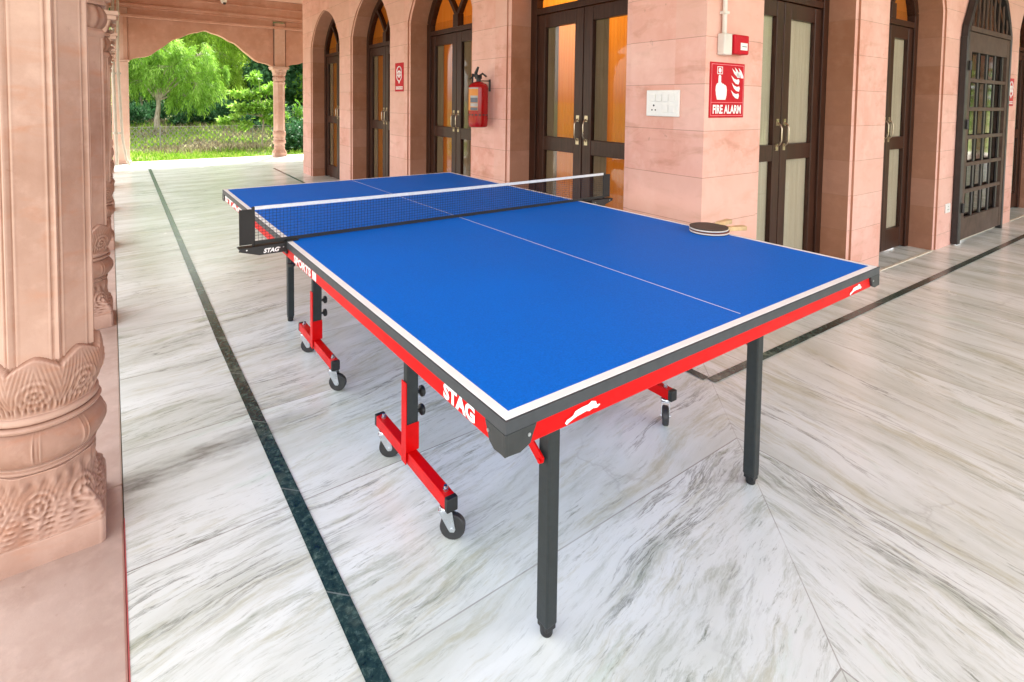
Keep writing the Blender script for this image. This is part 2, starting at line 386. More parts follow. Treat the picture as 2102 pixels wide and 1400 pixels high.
_glyph = {}
def text_mesh(txt, height, width=None, bold=.0, depth=.0006):
    """lettering as a flat mesh: list of (x, y) verts + faces, left-bottom at 0,0, scaled to height (and width)"""
    cu = bpy.data.curves.new('lettering', 'FONT'); cu.body = txt; cu.size = 1; cu.offset = bold; cu.resolution_u = 3
    ob = bpy.data.objects.new('lettering', cu); COL.objects.link(ob)
    dg = bpy.context.evaluated_depsgraph_get(); me = bpy.data.meshes.new_from_object(ob.evaluated_get(dg))
    vs = [v.co.copy() for v in me.vertices]; fs = [tuple(p.vertices) for p in me.polygons]
    bpy.data.objects.remove(ob); bpy.data.curves.remove(cu); bpy.data.meshes.remove(me)
    if not vs: return [], []
    x0 = min(v.x for v in vs); x1 = max(v.x for v in vs); y0 = min(v.y for v in vs); y1 = max(v.y for v in vs)
    sy = height/(y1-y0); sx = (width/(x1-x0)) if width else sy
    return [((v.x-x0)*sx, (v.y-y0)*sy) for v in vs], fs

# wall frames: L runs away from the viewer (local a = along the wall, t = depth into the building), R runs to the right
C0 = Vector((2.05, 1.0))
sL = Vector((.0215, 1.)).normalized(); nL = Vector((1., -.0215)).normalized()
sR = Vector((1., -.025)).normalized(); nR = Vector((.025, 1.)).normalized()
def TL(a, t, z): p = C0+sL*a+nL*t; return (p.x, p.y, z)
def TR(a, t, z): p = C0+sR*a+nR*t; return (p.x, p.y, z)

# ------------------------------------------------------------------ floor, bands, plinth, ground
b = MB()
def grid_sheet(b, xs, ys, z):
    for i in range(len(xs)-1):
        for j in range(len(ys)-1):
            b.add([(xs[i], ys[j], z), (xs[i+1], ys[j], z), (xs[i+1], ys[j+1], z), (xs[i], ys[j+1], z)], [(0, 1, 2, 3)])
b.box(-.51, 21, -1.62, 1.45, -.12, 0); b.box(-.51, 5.4, 1.45, 12.16, -.12, 0)
struct(b.build('floor', 'marble'))
b = MB()
P0, P1 = (-.066, -1.1), (.022, 10.75)
def strip(b, p, q, w, z=.004):
    p = Vector(p); q = Vector(q); n = (q-p).normalized(); n = Vector((-n.y, n.x))*w/2
    b.add([(p.x-n.x, p.y-n.y, z), (q.x-n.x, q.y-n.y, z), (q.x+n.x, q.y+n.y, z), (p.x+n.x, p.y+n.y, z)], [(0, 1, 2, 3)])
strip(b, (-.0625, -1.14), (-.0625, 2.4), .047); strip(b, (-.0425-.02, 2.4), (.035, 10.7), .047)
struct(b.build('floor_band', 'green'))
b = MB(); cI = (1.745, .730); strip(b, (1.733, .714), (6.9, .592), .045); strip(b, (6.9, .592), (12.4, .45), .045); struct(b.build('floor_band', 'green'))
b = MB(); strip(b, (1.731, .738), (1.905, 8.5), .043); strip(b, (1.905, 8.5), (1.93, 9.78), .043); struct(b.build('floor_band', 'green'))
b = MB(); strip(b, (-.04, -1.16), (12.4, -1.16), .045, .004); struct(b.build('floor_band', 'green'))
# pale threshold strips in the door recesses
b = MB()
for k in range(9): b.box(-1.02, -.512, -1.62+(1.531*k), -1.62+1.531*(k+1)-.003, -.28, -.004)
b.box(-1.02, 21, -2.13, -1.622, -.28, -.004)
b.box(-1.02, 5.4, 12.162, 12.30, -.28, -.012)
struct(b.build('plinth', 'plinth', bevel=.006))
# thin red line of joint compound at the marble edge
b = MB(); b.box(-.5118, -.5092, -1.5, 1.25, -.02, .0012)
struct(b.build('floor_joint', plain('red_joint', (.45, .09, .09), .7)))

def gz(x, y):
    d = max(0., y-18.3)
    return -.32 + .95*(1-math.exp(-d/6.0)) + .03*math.sin(x*1.7+y*.9)*min(1, max(0, (y-12.6)))
xs = [-400, -120, -40, -20]+list(np.arange(-12, 26, 1.0))+[30, 45, 90, 200, 400]; ys = [-400, -100, -40, -15, -6]+list(np.arange(-4, 40, 1.0))+[45, 60, 100, 200, 500]
vs = [(float(x), float(y), gz(x, y)) for y in ys for x in xs]; nx = len(xs)
fs = [(j*nx+i, j*nx+i+1, (j+1)*nx+i+1, (j+1)*nx+i) for j in range(len(ys)-1) for i in range(nx-1)]
struct(MB().add(vs, fs).build('ground', 'ground', smooth=80))

b = MB(); b.box(-6.5, -1.35, -14, 30, -.34, -.29); b.box(-6.5, 24, -6.5, -2.45, -.342, -.292)  # unseen pale slabs, added to bounce sunlight into the verandah
def bounce_mat():
    t = NT('pale_bounce_slab'); n = t.noise(None, 2, 6, .6); return t.set(t.ramp(n, [(.3, (.40, .37, .33)), (.7, (.52, .49, .44))]), .8, 0, .2)
M['bounce_slab'] = bounce_mat(); struct(b.build('added_bounce_slab', 'bounce_slab'))

# ------------------------------------------------------------------ the building
BLD = thing('sandstone_building', 'pink sandstone verandah building with arched dark wood doors and carved columns', 'building')
ZC = 3.42
prof = [(0, 0), (.04, .10), (.115, .225), (.22, .345), (.34, .435), (.45, .492), (.55, .525), (.62, .535)]   # arch rise against distance from the jamb, half span .62
def rise(d, half, zs, inset=0.):
    """height of the pointed arch above the springing at distance d from the jamb"""
    q = max(0., min(1., d/half))*.62
    for (a0, h0), (a1, h1) in zip(prof, prof[1:]):
        if q <= a1: return zs+h0+(h1-h0)*(q-a0)/(a1-a0)
    return zs+prof[-1][1]
def arch_pts(a0, a1, zs, n=36, shrink=0.):
    half = (a1-a0)/2; out = []
    for i in range(n+1):
        u = i/n; a = a0+(a1-a0)*(.5-.5*math.cos(PI*u)); d = min(a-a0, a1-a)
        out.append((a, rise(d, half, zs)))
    return out
def wall(T, ops, a_end, zs, name, label):
    b = MB(T); e = .045; t1 = .014; t2 = .30
    def layer(tf, tb, exp, a_s, a_e):
        cur = a_s
        for (p, q) in ops:
            p -= exp; q += exp
            b.add([(cur, tf, 0), (p, tf, 0), (p, tf, ZC), (cur, tf, ZC)], [(0, 1, 2, 3)])
            pts = arch_pts(p, q, zs+exp*.2)
            # the face above the arch and its soffit
            for (x0, z0), (x1, z1) in zip(pts, pts[1:]):
                b.add([(x0, tf, z0), (x1, tf, z1), (x1, tf, ZC), (x0, tf, ZC)], [(0, 1, 2, 3)])
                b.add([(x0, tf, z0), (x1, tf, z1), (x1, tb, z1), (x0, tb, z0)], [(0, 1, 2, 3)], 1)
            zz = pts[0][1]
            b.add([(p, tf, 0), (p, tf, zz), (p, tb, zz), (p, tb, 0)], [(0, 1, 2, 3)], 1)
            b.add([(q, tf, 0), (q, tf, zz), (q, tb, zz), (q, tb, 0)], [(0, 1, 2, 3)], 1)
            cur = q
        b.add([(cur, tf, 0), (a_e, tf, 0), (a_e, tf, ZC), (cur, tf, ZC)], [(0, 1, 2, 3)])
    layer(0, t1, e, 0, a_end)
    layer(t1, t2, 0, t1, a_end)
    return b
opsL = [(.56, 1.77), (2.367, 3.625), (4.18, 5.44), (5.993, 7.37)]
opsR = [(.565, 1.735), (2.30, 3.40), (3.98, 5.22), (5.72, 6.96)]
ZS = 2.12
b = wall(TL, opsL, 7.905, ZS, '', '')
b.add([(7.905, 0, 0), (7.905, 3.3, 0), (7.905, 3.3, ZC), (7.905, 0, ZC)], [(0, 1, 2, 3)])
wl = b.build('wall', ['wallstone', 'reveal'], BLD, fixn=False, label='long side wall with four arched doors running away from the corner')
b = wall(TR, opsR, 18.0, ZS, '', '')
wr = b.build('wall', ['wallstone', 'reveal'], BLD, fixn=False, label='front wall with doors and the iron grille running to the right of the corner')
# rebates shown as darker stone along each opening
# ------------- doors
def strip_between(b, p, q, w, t0, t1):
    """bar in the wall plane from p=(a,z) to q=(a,z)"""
    p = Vector(p); q = Vector(q); d = (q-p).normalized(); n = Vector((-d.y, d.x))*w/2
    pts = [(p-n), (q-n), (q+n), (p+n)]
    b.prism([(v.x, v.y) for v in pts], t0, t1, 'xz')
def curve_bar(b, pts, w, t0, t1):
    """ribbon of wood following pts in the wall plane"""
    k = len(pts); L = []; Rr = []
    for i, (a, z) in enumerate(pts):
        p0 = Vector(pts[max(i-1, 0)]); p1 = Vector(pts[min(i+1, k-1)]); d = (p1-p0).normalized(); n = Vector((-d.y, d.x))*w/2
        L.append((a-n.x, z-n.y)); Rr.append((a+n.x, z+n.y))
    for i in range(k-1):
        b.prism([L[i], L[i+1], Rr[i+1], Rr[i]], t0, t1, 'xz')
def door(T, a0, a1, label, lit=False, depth=.21, slide=0.):
    mid = (a0+a1)/2; fw = .075; zt = 2.03
    b = MB(T); t0, t1 = depth, depth+.07
    # frame: jambs and pointed head
    b.box(a0-.005, a0+fw, t0, t1, .005, ZS); b.box(a1-fw, a1+.005, t0, t1, .005, ZS)
    ap = arch_pts(a0+.0, a1-.0, ZS, 30)
    lo = arch_pts(a0+fw, a1-fw, ZS-.01, 30)
    for i in range(30):
        # keep inner line inside the outer one
        o0, o1 = ap[i], ap[i+1]; i0, i1 = lo[i], lo[i+1]
        i0 = (i0[0], i0[1]-fw*.75*math.sin(PI*i/30)**.5); i1 = (i1[0], i1[1]-fw*.75*math.sin(PI*(i+1)/30)**.5)
        b.prism([i0, i1, (o1[0], o1[1]+.01), (o0[0], o0[1]+.01)], t0, t1, 'xz')
    # transom bar and centre post with two splayed tracery bars
    b.box(a0+fw, a1-fw, t0+.003, t1-.002, 1.985, zt+.005)
    b.box(mid-.05, mid+.05, t0-.006, t1-.004, zt, zt+.13)
    for sgn in (-1, 1):
        h = (a1-a0)/2-fw
        pts = [(mid+sgn*q*h, zt+.10+.47*(1-(1-q)**1.8)*.98) for q in np.linspace(0, .62, 12)]
        curve_bar(b, pts, .042, t0+.006, t1-.01)
    d = b.build('door', 'wood', BLD, bevel=.003, label=label)
    # two leaves
    st = .088
    for sgn in (-1, 1):
        e0 = mid+.004 if sgn > 0 else a0+fw+.003; e1 = a1-fw-.003 if sgn > 0 else mid-.004
        q = MB(T); l0, l1 = depth+.014, depth+.058
        q.box(e0, e0+st, l0, l1, .02, 1.98); q.box(e1-st, e1, l0, l1, .02, 1.98)
        q.box(e0+st, e1-st, l0+.002, l1-.002, .02, .20); q.box(e0+st, e1-st, l0+.002, l1-.002, .905, 1.015); q.box(e0+st, e1-st, l0+.002, l1-.002, 1.875, 1.98)
        q.build('door_leaf', 'wood', d, bevel=.004)
        g = MB(T); g.box(e0+st-.004, e1-st+.004, depth+.034, depth+.038, .2, .906); g.box(e0+st-.004, e1-st+.004, depth+.034, depth+.038, 1.014, 1.876)
        g.build('pane', 'glass', d)
        # curtains hung right behind the panes
        x0, x1 = e0+st-.02, e1-st+.02; wdt = x1-x0
        def hang(x0, x1, dt, mat, nm):
            c = MB(T); n = 44; vs = []
            for i in range(n+1):
                a = x0+(x1-x0)*i/n; tt = depth+.048+dt+.0025*math.sin(i*1.9)+.001*math.sin(i*.7)
                vs += [(a, tt, .05), (a, tt, 1.97)]
            c.add(vs, [(2*i, 2*i+2, 2*i+3, 2*i+1) for i in range(n)]); c.build(nm, mat, d, fixn=False, smooth=80)
        if lit: hang(x1-wdt*.38, x1, 0, 'grey_curtain', 'side_curtain'); hang(x0, x1, .012, 'lit_curtain', 'curtain')
        else: hang(x0, x1, 0, 'net_curtain', 'curtain')
        # pull handle beside the meeting stiles
        hx = mid+sgn*.045; k = MB(T)
        k.tube([(hx, l0+.002, 1.0), (hx, l0-.022, 1.02), (hx, l0-.032, 1.045), (hx, l0-.032, 1.125), (hx, l0-.022, 1.15), (hx, l0+.002, 1.165)], .0062, 10)
        k.box(hx-.016, hx+.016, l0-.004, l0+.001, .975, 1.02); k.box(hx-.016, hx+.016, l0-.004, l0+.001, 1.145, 1.19)
        k.build('handle', 'brass', d, smooth=True)
    g = MB(T); g.box(a0+.03, a1-.03, depth+.034, depth+.038, zt, ZS)
    for (x0, z0), (x1, z1) in zip(ap, ap[1:]): g.add([(x0, depth+.034, ZS), (x1, depth+.034, ZS), (x1, depth+.034, z1-.01), (x0, depth+.034, z0-.01)], [(0, 1, 2, 3)])
    g.build('transom_pane', 'glass', d, fixn=False)
    g = MB(T)
    for (x0, z0), (x1, z1) in zip(ap, ap[1:]): g.add([(x0, depth+.062, zt), (x1, depth+.062, zt), (x1, depth+.062, z1-.01), (x0, depth+.062, z0-.01)], [(0, 1, 2, 3)])
    g.build('transom_blind', 'lit_curtain', d, fixn=False)
    return d
names = ['double door nearest the corner, its glass glowing orange', 'second double door from the corner on the long wall, just left of the extinguisher', 'third double door from the corner on the long wall', 'farthest double door on the long wall']
for (p, q), nm in zip(opsL, names): door(TL, p, q, nm, True)
door(TR, *opsR[0], 'double door just right of the fire alarm sign, grey curtains behind the glass', False, .19)
door(TR, *opsR[1], 'double door between the alarm-sign bay and the iron grille', False, .19)
door(TR, *opsR[3], 'double door beyond the iron grille at the right edge', False, .19)
# thresholds: pale line at the foot of each opening
b = MB(TR)
for (p, q) in opsR: b.box(p, q, .0, .018, -.01, .006)
b.build('threshold', plain('pale_threshold', (.70, .62, .50), .5), BLD, label='pale stone threshold line across the door recesses')
# jamb lining behind doors closing the wall thickness, and the lit room
b = MB(); b.box(2.40, 5.6, 8.6, 8.7, -.01, 3.0); b.box(3.9, 4.0, 2.9, 8.6, -.01, 3.0); b.box(3.9, 5.6, 1.45, 2.8, 2.99, 3.05)
b.box(2.36, 5.6, 1.42, 8.7, 3.0, 3.06); b.box(5.6, 5.66, 1.35, 8.7, -.01, 3.0); b.box(5.7, 9.6, 2.6, 2.7, -.01, 3.0); b.box(5.7, 9.6, 1.4, 2.7, 3.0, 3.06)
b.build('interior_wall', 'room', BLD)
b = MB(); b.box(2.36, 9.6, 1.42, 8.7, -.02, -.004); b.build('interior_floor', 'plinth', BLD)
for loc, e in (((2.95, 2.25, 2.3), 9), ((3.1, 4.1, 2.5), .5), ((3.9, 1.9, 2.6), .8)):
    ld = bpy.data.lights.new('room_lamp', 'POINT'); ld.energy = e; ld.color = (1.0, .66, .30); ld.shadow_soft_size = .15
    lo = bpy.data.objects.new('room_lamp', ld); COL.objects.link(lo); lo.location = loc

# ------------- iron grille gate in the third opening of the right wall
g0, g1 = 3.80, 5.17
d = MB(TR); tg = -.055
d.box(g0, g0+.075, tg, tg+.05, .01, 1.93); d.box(g1-.05, g1, tg, tg+.05, .0, 1.98)
pts = [(g0+.0375, 1.90), (g0+.05, 2.02), (g0+.14, 2.16), (g0+.24, 2.34), (g0+.42, 2.48), ((g0+g1)/2, 2.60), (g1-.40, 2.48), (g1-.22, 2.34), (g1-.10, 2.16), (g1-.03, 2.02), (g1-.025, 1.95)]
curve_bar(d, pts, .06, tg, tg+.05)
gate = d.build('grille_gate', 'blackiron', BLD, bevel=.004, label='iron grille gate with arched head standing against the right-hand wall')
d = MB(TR); y0, y1 = tg+.006, tg+.04
d.box(g0+.075, g0+.16, y0, y1, .04, 1.98); d.box(g1-.13, g1-.05, y0, y1, .04, 1.98)
d.box(g0+.16, g1-.13, y0+.002, y1-.002, .04, .24); d.box(g0+.16, g1-.13, y0+.002, y1-.002, 1.80, 1.98)
for z in (1.535, 1.265, 1.0, .745, .49): d.box(g0+.16, g1-.13, y0+.004, y1-.012, z-.018, z+.018)
d.box(g0+.075, g1-.05, y0-.01, y1, 1.985, 2.03)
d.build('gate_frame', 'gateiron', gate, bevel=.003)
n = 4; wd = (g1-.13-g0-.16)
for i in range(1, n+1):
    c = g0+.16+wd*i/(n+.35); q = MB(TR); q.box(c-.022, c+.022, y0+.012, y1-.008, .24, 1.80); q.build('gate_bar', 'blackiron', gate)
q = MB(TR)
for i in range(9):
    a = g0+.2+(g1-g0-.35)*i/8; zt_ = rise(min(a-g0, g1-a), (g1-g0)/2, 2.0)-.06
    if zt_ > 2.06: q.tube([(a, tg+.02, 2.02), (a+.03*math.sin(i), tg+.02, (2.02+zt_)/2), (a, tg+.02, zt_)], .008, 6)
q.build('scrollwork', 'gateiron', gate, smooth=True)
q = MB(TR); q.box(g0+.08, g1-.05, tg+.052, tg+.056, .03, 1.99)
ap = arch_pts(g0+.08, g1-.06, 1.98, 20)
for (x0, z0), (x1, z1) in zip(ap, ap[1:]): q.add([(x0, tg+.054, 1.98), (x1, tg+.054, 1.98), (x1, tg+.054, z1), (x0, tg+.054, z0)], [(0, 1, 2, 3)])
q.build('dark_pane', 'glass_dark', gate, fixn=False)
for z in (.30, 1.08, 1.62):
    q = MB(TR); q.cyl((g0+.075, tg-.008, z), (g0+.075, tg-.008, z+.09), .012, 8); q.build('hinge', 'blackiron', gate)

# ------------- ceiling, beams, end arcade
b = MB(); b.box(-1.25, 12.5, -2.4, 12.7, ZC+.001, ZC+.35); b.box(12.5, 21, -2.4, 1.6, ZC+.001, ZC+.35)
b.build('ceiling', 'ceil', BLD)
b = MB(); b.box(-.83, -.55, 1.0, 12.15, 2.93, ZC); b.box(-.55, 5.4, 11.84, 12.10, 3.0, ZC); b.box(-.548, 5.4, 11.80, 11.84, 2.82, 2.875)
b.box(-.548, 5.4, 11.815, 11.84, 3.04, 3.085); b.box(-.548, 5.4, 11.82, 11.84, 3.24, 3.27)
b.build('beam', 'ceil', BLD, bevel=.006)
def cusped(u):
    """multifoil intrados: u 0 at the springing, 1 at the crown; returns height 0..1"""
    P_ = ((0, 0), (.12, .05), (.30, .17), (.42, .40), (.58, .66), (.72, .80), (.86, .93), (1, 1))
    for (a0, h0), (a1, h1) in zip(P_, P_[1:]):
        if u <= a1: h = h0+(h1-h0)*(u-a0)/(a1-a0); break
    return h+.035*abs(math.sin(u*PI*4.5))*(1-u*.3) if u > .04 else h
def spandrel(b, axis, a0, a1, c0, c1, zs, zc, ztop, n=56):
    pts = []
    for i in range(n+1):
        u = i/n; w = 1-abs(2*u-1); pts.append((a0+(a1-a0)*u, zs+(zc-zs)*cusped(w)))
    for (p, z0), (q, z1) in zip(pts, pts[1:]):
        poly = [(p, z0), (q, z1), (q, ztop), (p, ztop)]
        b.prism(poly, c0, c1, 'xz' if axis == 'x' else 'yz')
b = MB(); spandrel(b, 'x', -.23, 2.432, 11.88, 12.06, 2.0, 2.66, 3.0); spandrel(b, 'x', 2.698, 5.36, 11.88, 12.06, 2.0, 2.66, 3.0)
# raised border of the spandrel panels
b.box(-.30, -.235, 11.85, 11.88, 2.0, 2.83)
b.build('arcade_arch', 'ceil', BLD, label='cusped arches closing the far end of the verandah')
cols = [(-.705, 1.334), (-.680, 3.12), (-.660, 4.99), (-.650, 6.83), (-.643, 8.69), (-.64, 10.5)]
b = MB()
for (x0, y0), (x1, y1) in zip(cols, cols[1:]+[(-.45, 12.1)]): spandrel(b, 'y', y0+.13, y1-.13, -.76, -.60, 2.0, 2.80, 2.94, 30)  # crowns raised to let more daylight into the verandah
b.build('arcade_arch', 'ceil', BLD, label='cusped arches between the columns along the open side')
b = MB()
for k in range(6): spandrel(b, 'x', 9.13+k*1.85, 9.0+(k+1)*1.85-.13, -1.94, -1.78, 2.0, 2.62, ZC, 30)
b.build('arcade_arch', 'ceil', BLD, label='cusped arches of the front arcade, beyond the right edge')

# ------------- carved columns
def poly_r(th, n, off=0.):
    s = 2*PI/n; q = ((th-off) % s)-s/2; return 1/math.cos(q)
def column_mesh(N=256, fine=True):
    """profile with plinth, carved rosettes, ribbed torus, lotus collar and octagonal shaft; returns shaft/base/capital builders"""
    def surf(zs, rad, caps=(True, True), mb=None):
        mb = mb or MB(); vs = []
        for z in zs:
            for j in range(N):
                th = 2*PI*j/N; r = rad(th, z); vs.append((r*math.cos(th), r*math.sin(th), z))
        k = len(zs); fs = [(i*N+j, i*N+(j+1) % N, (i+1)*N+(j+1) % N, (i+1)*N+j) for i in range(k-1) for j in range(N)]
        if caps[0]: fs.append(tuple(reversed(range(N))))
        if caps[1]: fs.append(tuple((k-1)*N+j for j in range(N)))
        return mb.add(vs, fs)
    sq = lambda th: min(poly_r(th, 4, PI/4 - PI/2), 1.37)
    oc = lambda th: poly_r(th, 8, PI/8)
    def sm(a, b_, x): x = max(0, min(1, (x-a)/(b_-a))); return x*x*(3-2*x)
    def rosette(th, z, zc, period, r0, amp, off=0.):
        q = ((th-off+period/2) % period)-period/2; dx = q*.15; dz = z-zc; d = math.hypot(dx, dz)
        if d > r0: return 0
        k = d/r0; ang = math.atan2(dz, dx)
        return amp*((.55+.45*math.cos(k*PI*5+.0))*(1-k*.55)+.25*math.cos(ang*7+k*6)*k*(1-k)*2)*(1-sm(.85, 1, k))
    def rad_lower(th, z):
        k = sm(.075, .235, z); r = .148*sq(th)*(1-k)+.124*k*min(oc(th), 1.05)*1.0
        if k < 1: r = r*(1-.10*math.sin(PI*k))
        r += rosette(th, z, .150, PI/4, .050, .0070)
        # drooping leaves between the rosettes, with small darts above
        q = ((th+PI/8+PI/8) % (PI/4))-PI/8
        r += .007*math.cos(q*14)*math.exp(-((z-.115)/.035)**2)*(.6+.4*math.sin(z*500))
        r += .004*math.cos(th*24)*math.exp(-((z-.215)/.014)**2)+.0008*math.sin(th*31+z*260)*math.exp(-((z-.13)/.05)**2)+.0009*math.sin(th*53-z*190+2*math.sin(th*9))*math.exp(-((z-.15)/.07)**2)
        return r
    def rad_torus(th, z):
        k = (z-.272)/(.372-.272); r = .122+.032*math.sin(PI*min(1, max(0, k)))**.6
        q = ((th+PI/8) % (PI/4))-PI/8
        rib = .0035*(math.exp(-((abs(q)-.055)/.016)**2)) - .002*math.exp(-((abs(q)-.028)/.012)**2)
        return r*(1+.015*(oc(th)-1)*8*.3)+rib*math.sin(PI*min(1, max(0, k)))
    def rad_lotus(th, z):
        k = sm(.415, .50, z); r = (.128+.022*k)*(1+(min(oc(th), 1.06)-1)*.6)
        k2 = sm(.52, .60, z); r -= .012*k2
        r += rosette(th, z, .475, PI/4, .048, .0058)
        q = ((th+PI/8) % (PI/4))-PI/8; tip = .575-.030*(abs(q)/(PI/8))**1.5*1.0
        r += -.018*sm(tip-.004, tip+.004, z)
        r += .0009*math.sin(abs(q)*95+z*150)*sm(.42, .44, z)*(1-sm(.54, .57, z))
        r += .003*math.cos(q*60)*math.exp(-((z-.435)/.012)**2)
        return max(r, .120)
    def rad_shaft(th, z):
        q = ((th) % (PI/4)); e = min(q, PI/4-q)   # corners of the octagon at multiples of 45 from PI/8
        r = .125*poly_r(th, 8, PI/8)
        c = abs(((th-PI/8) % (PI/4)))
        c = min(c, PI/4-c)
        r += .0038*math.exp(-((c-.0)/.030)**2) - .0030*math.exp(-((c-.075)/.022)**2) + .0015*math.exp(-((c-.12)/.02)**2)
        return r
    base = MB()
    surf([0, .004, .066, .070], lambda th, z: .150*sq(th)*(1-.008*(z > .068)-.008*(z < .002)), mb=base)
    surf(list(np.linspace(.0705, .248, 60 if fine else 22)), rad_lower, mb=base)
    surf([.2485, .252, .258, .262, .2625, .268, .2715], lambda th, z: {0: .118}.get(0)+.012*math.sin(PI*((z-.2485)/.0235))**.5 - (.006 if .261 < z < .264 else 0), mb=base)
    surf(list(np.linspace(.272, .372, 22)), rad_torus, mb=base)
    surf([.3725, .376, .384, .390, .391, .392, .398, .408, .414], lambda th, z: .133+.012*math.sin(PI*min(1, (z-.3725)/.019)) if z < .391 else .130+.010*math.sin(PI*(z-.391)/.024), mb=base)
    surf(list(np.linspace(.4145, .60, 56 if fine else 22)), rad_lotus, mb=base)
    shaft = surf([.56, .9, 1.3, 1.62], rad_shaft)
    cap = MB()
    surf([1.62, 1.635, 1.65, 1.66, 1.67], lambda th, z: .125*oc(th)+.016*math.sin(PI*(z-1.62)/.05), mb=cap)
    surf(list(np.linspace(1.671, 1.80, 16)), lambda th, z: .118+.03*math.sin(PI*(z-1.671)/.129)**.7+.004*math.cos(16*th), mb=cap)
    surf([1.801, 1.815, 1.83], lambda th, z: .145*min(oc(th), 1.06), mb=cap)
    surf([1.831, 1.88, 1.93], lambda th, z: (.13+.35*(z-1.831))*sq(th)*.95, mb=cap)
    cap.box(-.19, .19, -.19, .19, 1.931, 1.965); cap.box(-.205, .205, -.205, .205, 1.967, 2.0)
    cap.box(-.125, .125, -.125, .125, 2.0, 2.95)
    # bracket knobs carved at the sides of the capital
    for sx, sy in ((1, 0), (0, 1), (0, -1)):
        for k, (r, z) in enumerate(((.165, 1.90), (.150, 1.845))): cap.lathe([(.001, -.02), (.02, -.012), (.024, 0), (.02, .012), (.001, .02)], (sx*r, sy*r, z), 'z', 12)
    return base, shaft, cap
bs, sh, cp = column_mesh(384, True)
col = thing('column', '', 'column'); del col['label'], col['category']
col.parent = BLD; col.location = (*cols[0], -.004); col['label'] = 'nearest carved column, at the left edge of the frame'
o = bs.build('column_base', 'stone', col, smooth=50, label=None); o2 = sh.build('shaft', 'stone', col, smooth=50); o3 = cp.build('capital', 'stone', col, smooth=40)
meshes = [o.data, o2.data, o3.data]
ords = ['second', 'third', 'fourth', 'fifth', 'sixth']
for (x, y), w in zip(cols[1:], ords):
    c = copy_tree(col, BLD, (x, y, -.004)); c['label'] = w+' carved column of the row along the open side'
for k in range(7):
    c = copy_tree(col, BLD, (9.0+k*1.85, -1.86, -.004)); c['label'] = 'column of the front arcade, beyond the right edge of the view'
# slimmer columns under the end arcade
c = copy_tree(col, BLD, (2.565, 11.95, 0)); c.scale = (.88, .88, 1.0); c['label'] = 'slender column of the far arcade, standing before the greenery'
c = copy_tree(col, BLD, (5.49, 11.95, 0)); c.scale = (.88, .88, 1.0); c['label'] = 'farther column of the far arcade, hidden beyond the wall'
b = MB(); b.box(-.50, -.225, 11.84, 12.10, 0, 1.97); b.box(-.52, -.205, 11.82, 12.12, 1.972, 2.005); b.box(-.49, -.236, 11.86, 12.08, 2.005, 3.0); b.box(-.52, -.20, 11.82, 12.12, .0, .05)
b.build('pier', 'stone', BLD, bevel=.01, label='square corner pier at the left end of the far arcade')

# ------------------------------------------------------------------ things fixed to the walls
def on_wall(T, a, z, t=0): return Vector(T(a, t, z))
def wl_frame(T, a, z):
    """local frame: x along the wall, y out of the wall towards the viewer (negative depth), z up"""
    o = Vector(T(a, 0, z)); s = Vector(T(a+1, 0, z))-o; n = Vector(T(a, 1, z))-o
    return o, (lambda x, y, zz: tuple(s*x - n*y + Vector((0, 0, zz))))
# fire alarm sign
o, F = wl_frame(TR, .037, 1.212)
sg = thing('fire_alarm_sign', 'red FIRE ALARM sign with white pointing hand and flames on the corner pier', 'sign', o)
Wd, Hg = .318, .300
b = MB(F); b.box(0, Wd, .001, .005, 0, Hg); b.build('sign_panel', 'redsign', sg, bevel=.0008)
b = MB(F)
for (x0, x1, z0, z1) in ((.010, Wd-.010, .010, .0125), (.010, Wd-.010, Hg-.0125, Hg-.010), (.010, .0125, .0125, Hg-.0125), (Wd-.0125, Wd-.010, .0125, Hg-.0125), (.0125, Wd-.0125, .082, .0845)):
    b.box(x0, x1, .0055, .0062, z0, z1)
b.build('border_line', plain('pink_print', (.80, .25, .28), .5), sg)
b = MB(F)
hand = [(.064, .098), (.054, .125), (.049, .150), (.051, .172), (.062, .186), (.072, .188), (.073, .226), (.079, .232), (.089, .232), (.095, .226), (.096, .192), (.106, .188), (.112, .183), (.120, .185), (.128, .178), (.136, .179), (.146, .170), (.151, .150), (.149, .122), (.140, .098)]
b.prism(hand, .0055, .0064, 'xz')
for (x0, x1, z0, z1) in ((.060, .109, .273, .277), (.060, .109, .236, .240), (.060, .064, .240, .273), (.105, .109, .240, .273)): b.box(x0, x1, .0055, .0063, z0, z1)
b.lathe([(.013, 0), (.013, .0009)], (.0845, .0055, .2565), 'y', 16)
b.build('hand_symbol', 'whitelogo', sg)
b = MB(F)
for k in range(4):
    z = .104+k*.040; x = .190+(.006 if k % 2 else 0)
    fl = [(x+.07, z), (x+.045, z+.004), (x+.022, z+.018), (x, z+.048), (x+.026, z+.032), (x+.05, z+.026), (x+.072, z+.030), (x+.078, z+.018)]
    b.prism(fl, .0055, .0064, 'xz')
fl = [(.245, .222), (.238, .250), (.222, .278), (.248, .262), (.268, .235), (.272, .222)]
b.prism(fl, .0055, .0064, 'xz'); b.prism([(a+.035, z_-.002) for a, z_ in fl[:]], .0055, .0064, 'xz')
b.build('flame_symbol', 'whitelogo', sg)
tv, tf = text_mesh('FIRE ALARM', .048, .262, .035)
b = MB(F); b.add([(x+.028, .0066, y+.022) for x, y in tv], tf); b.build('lettering', 'whitelogo', sg, fixn=False)
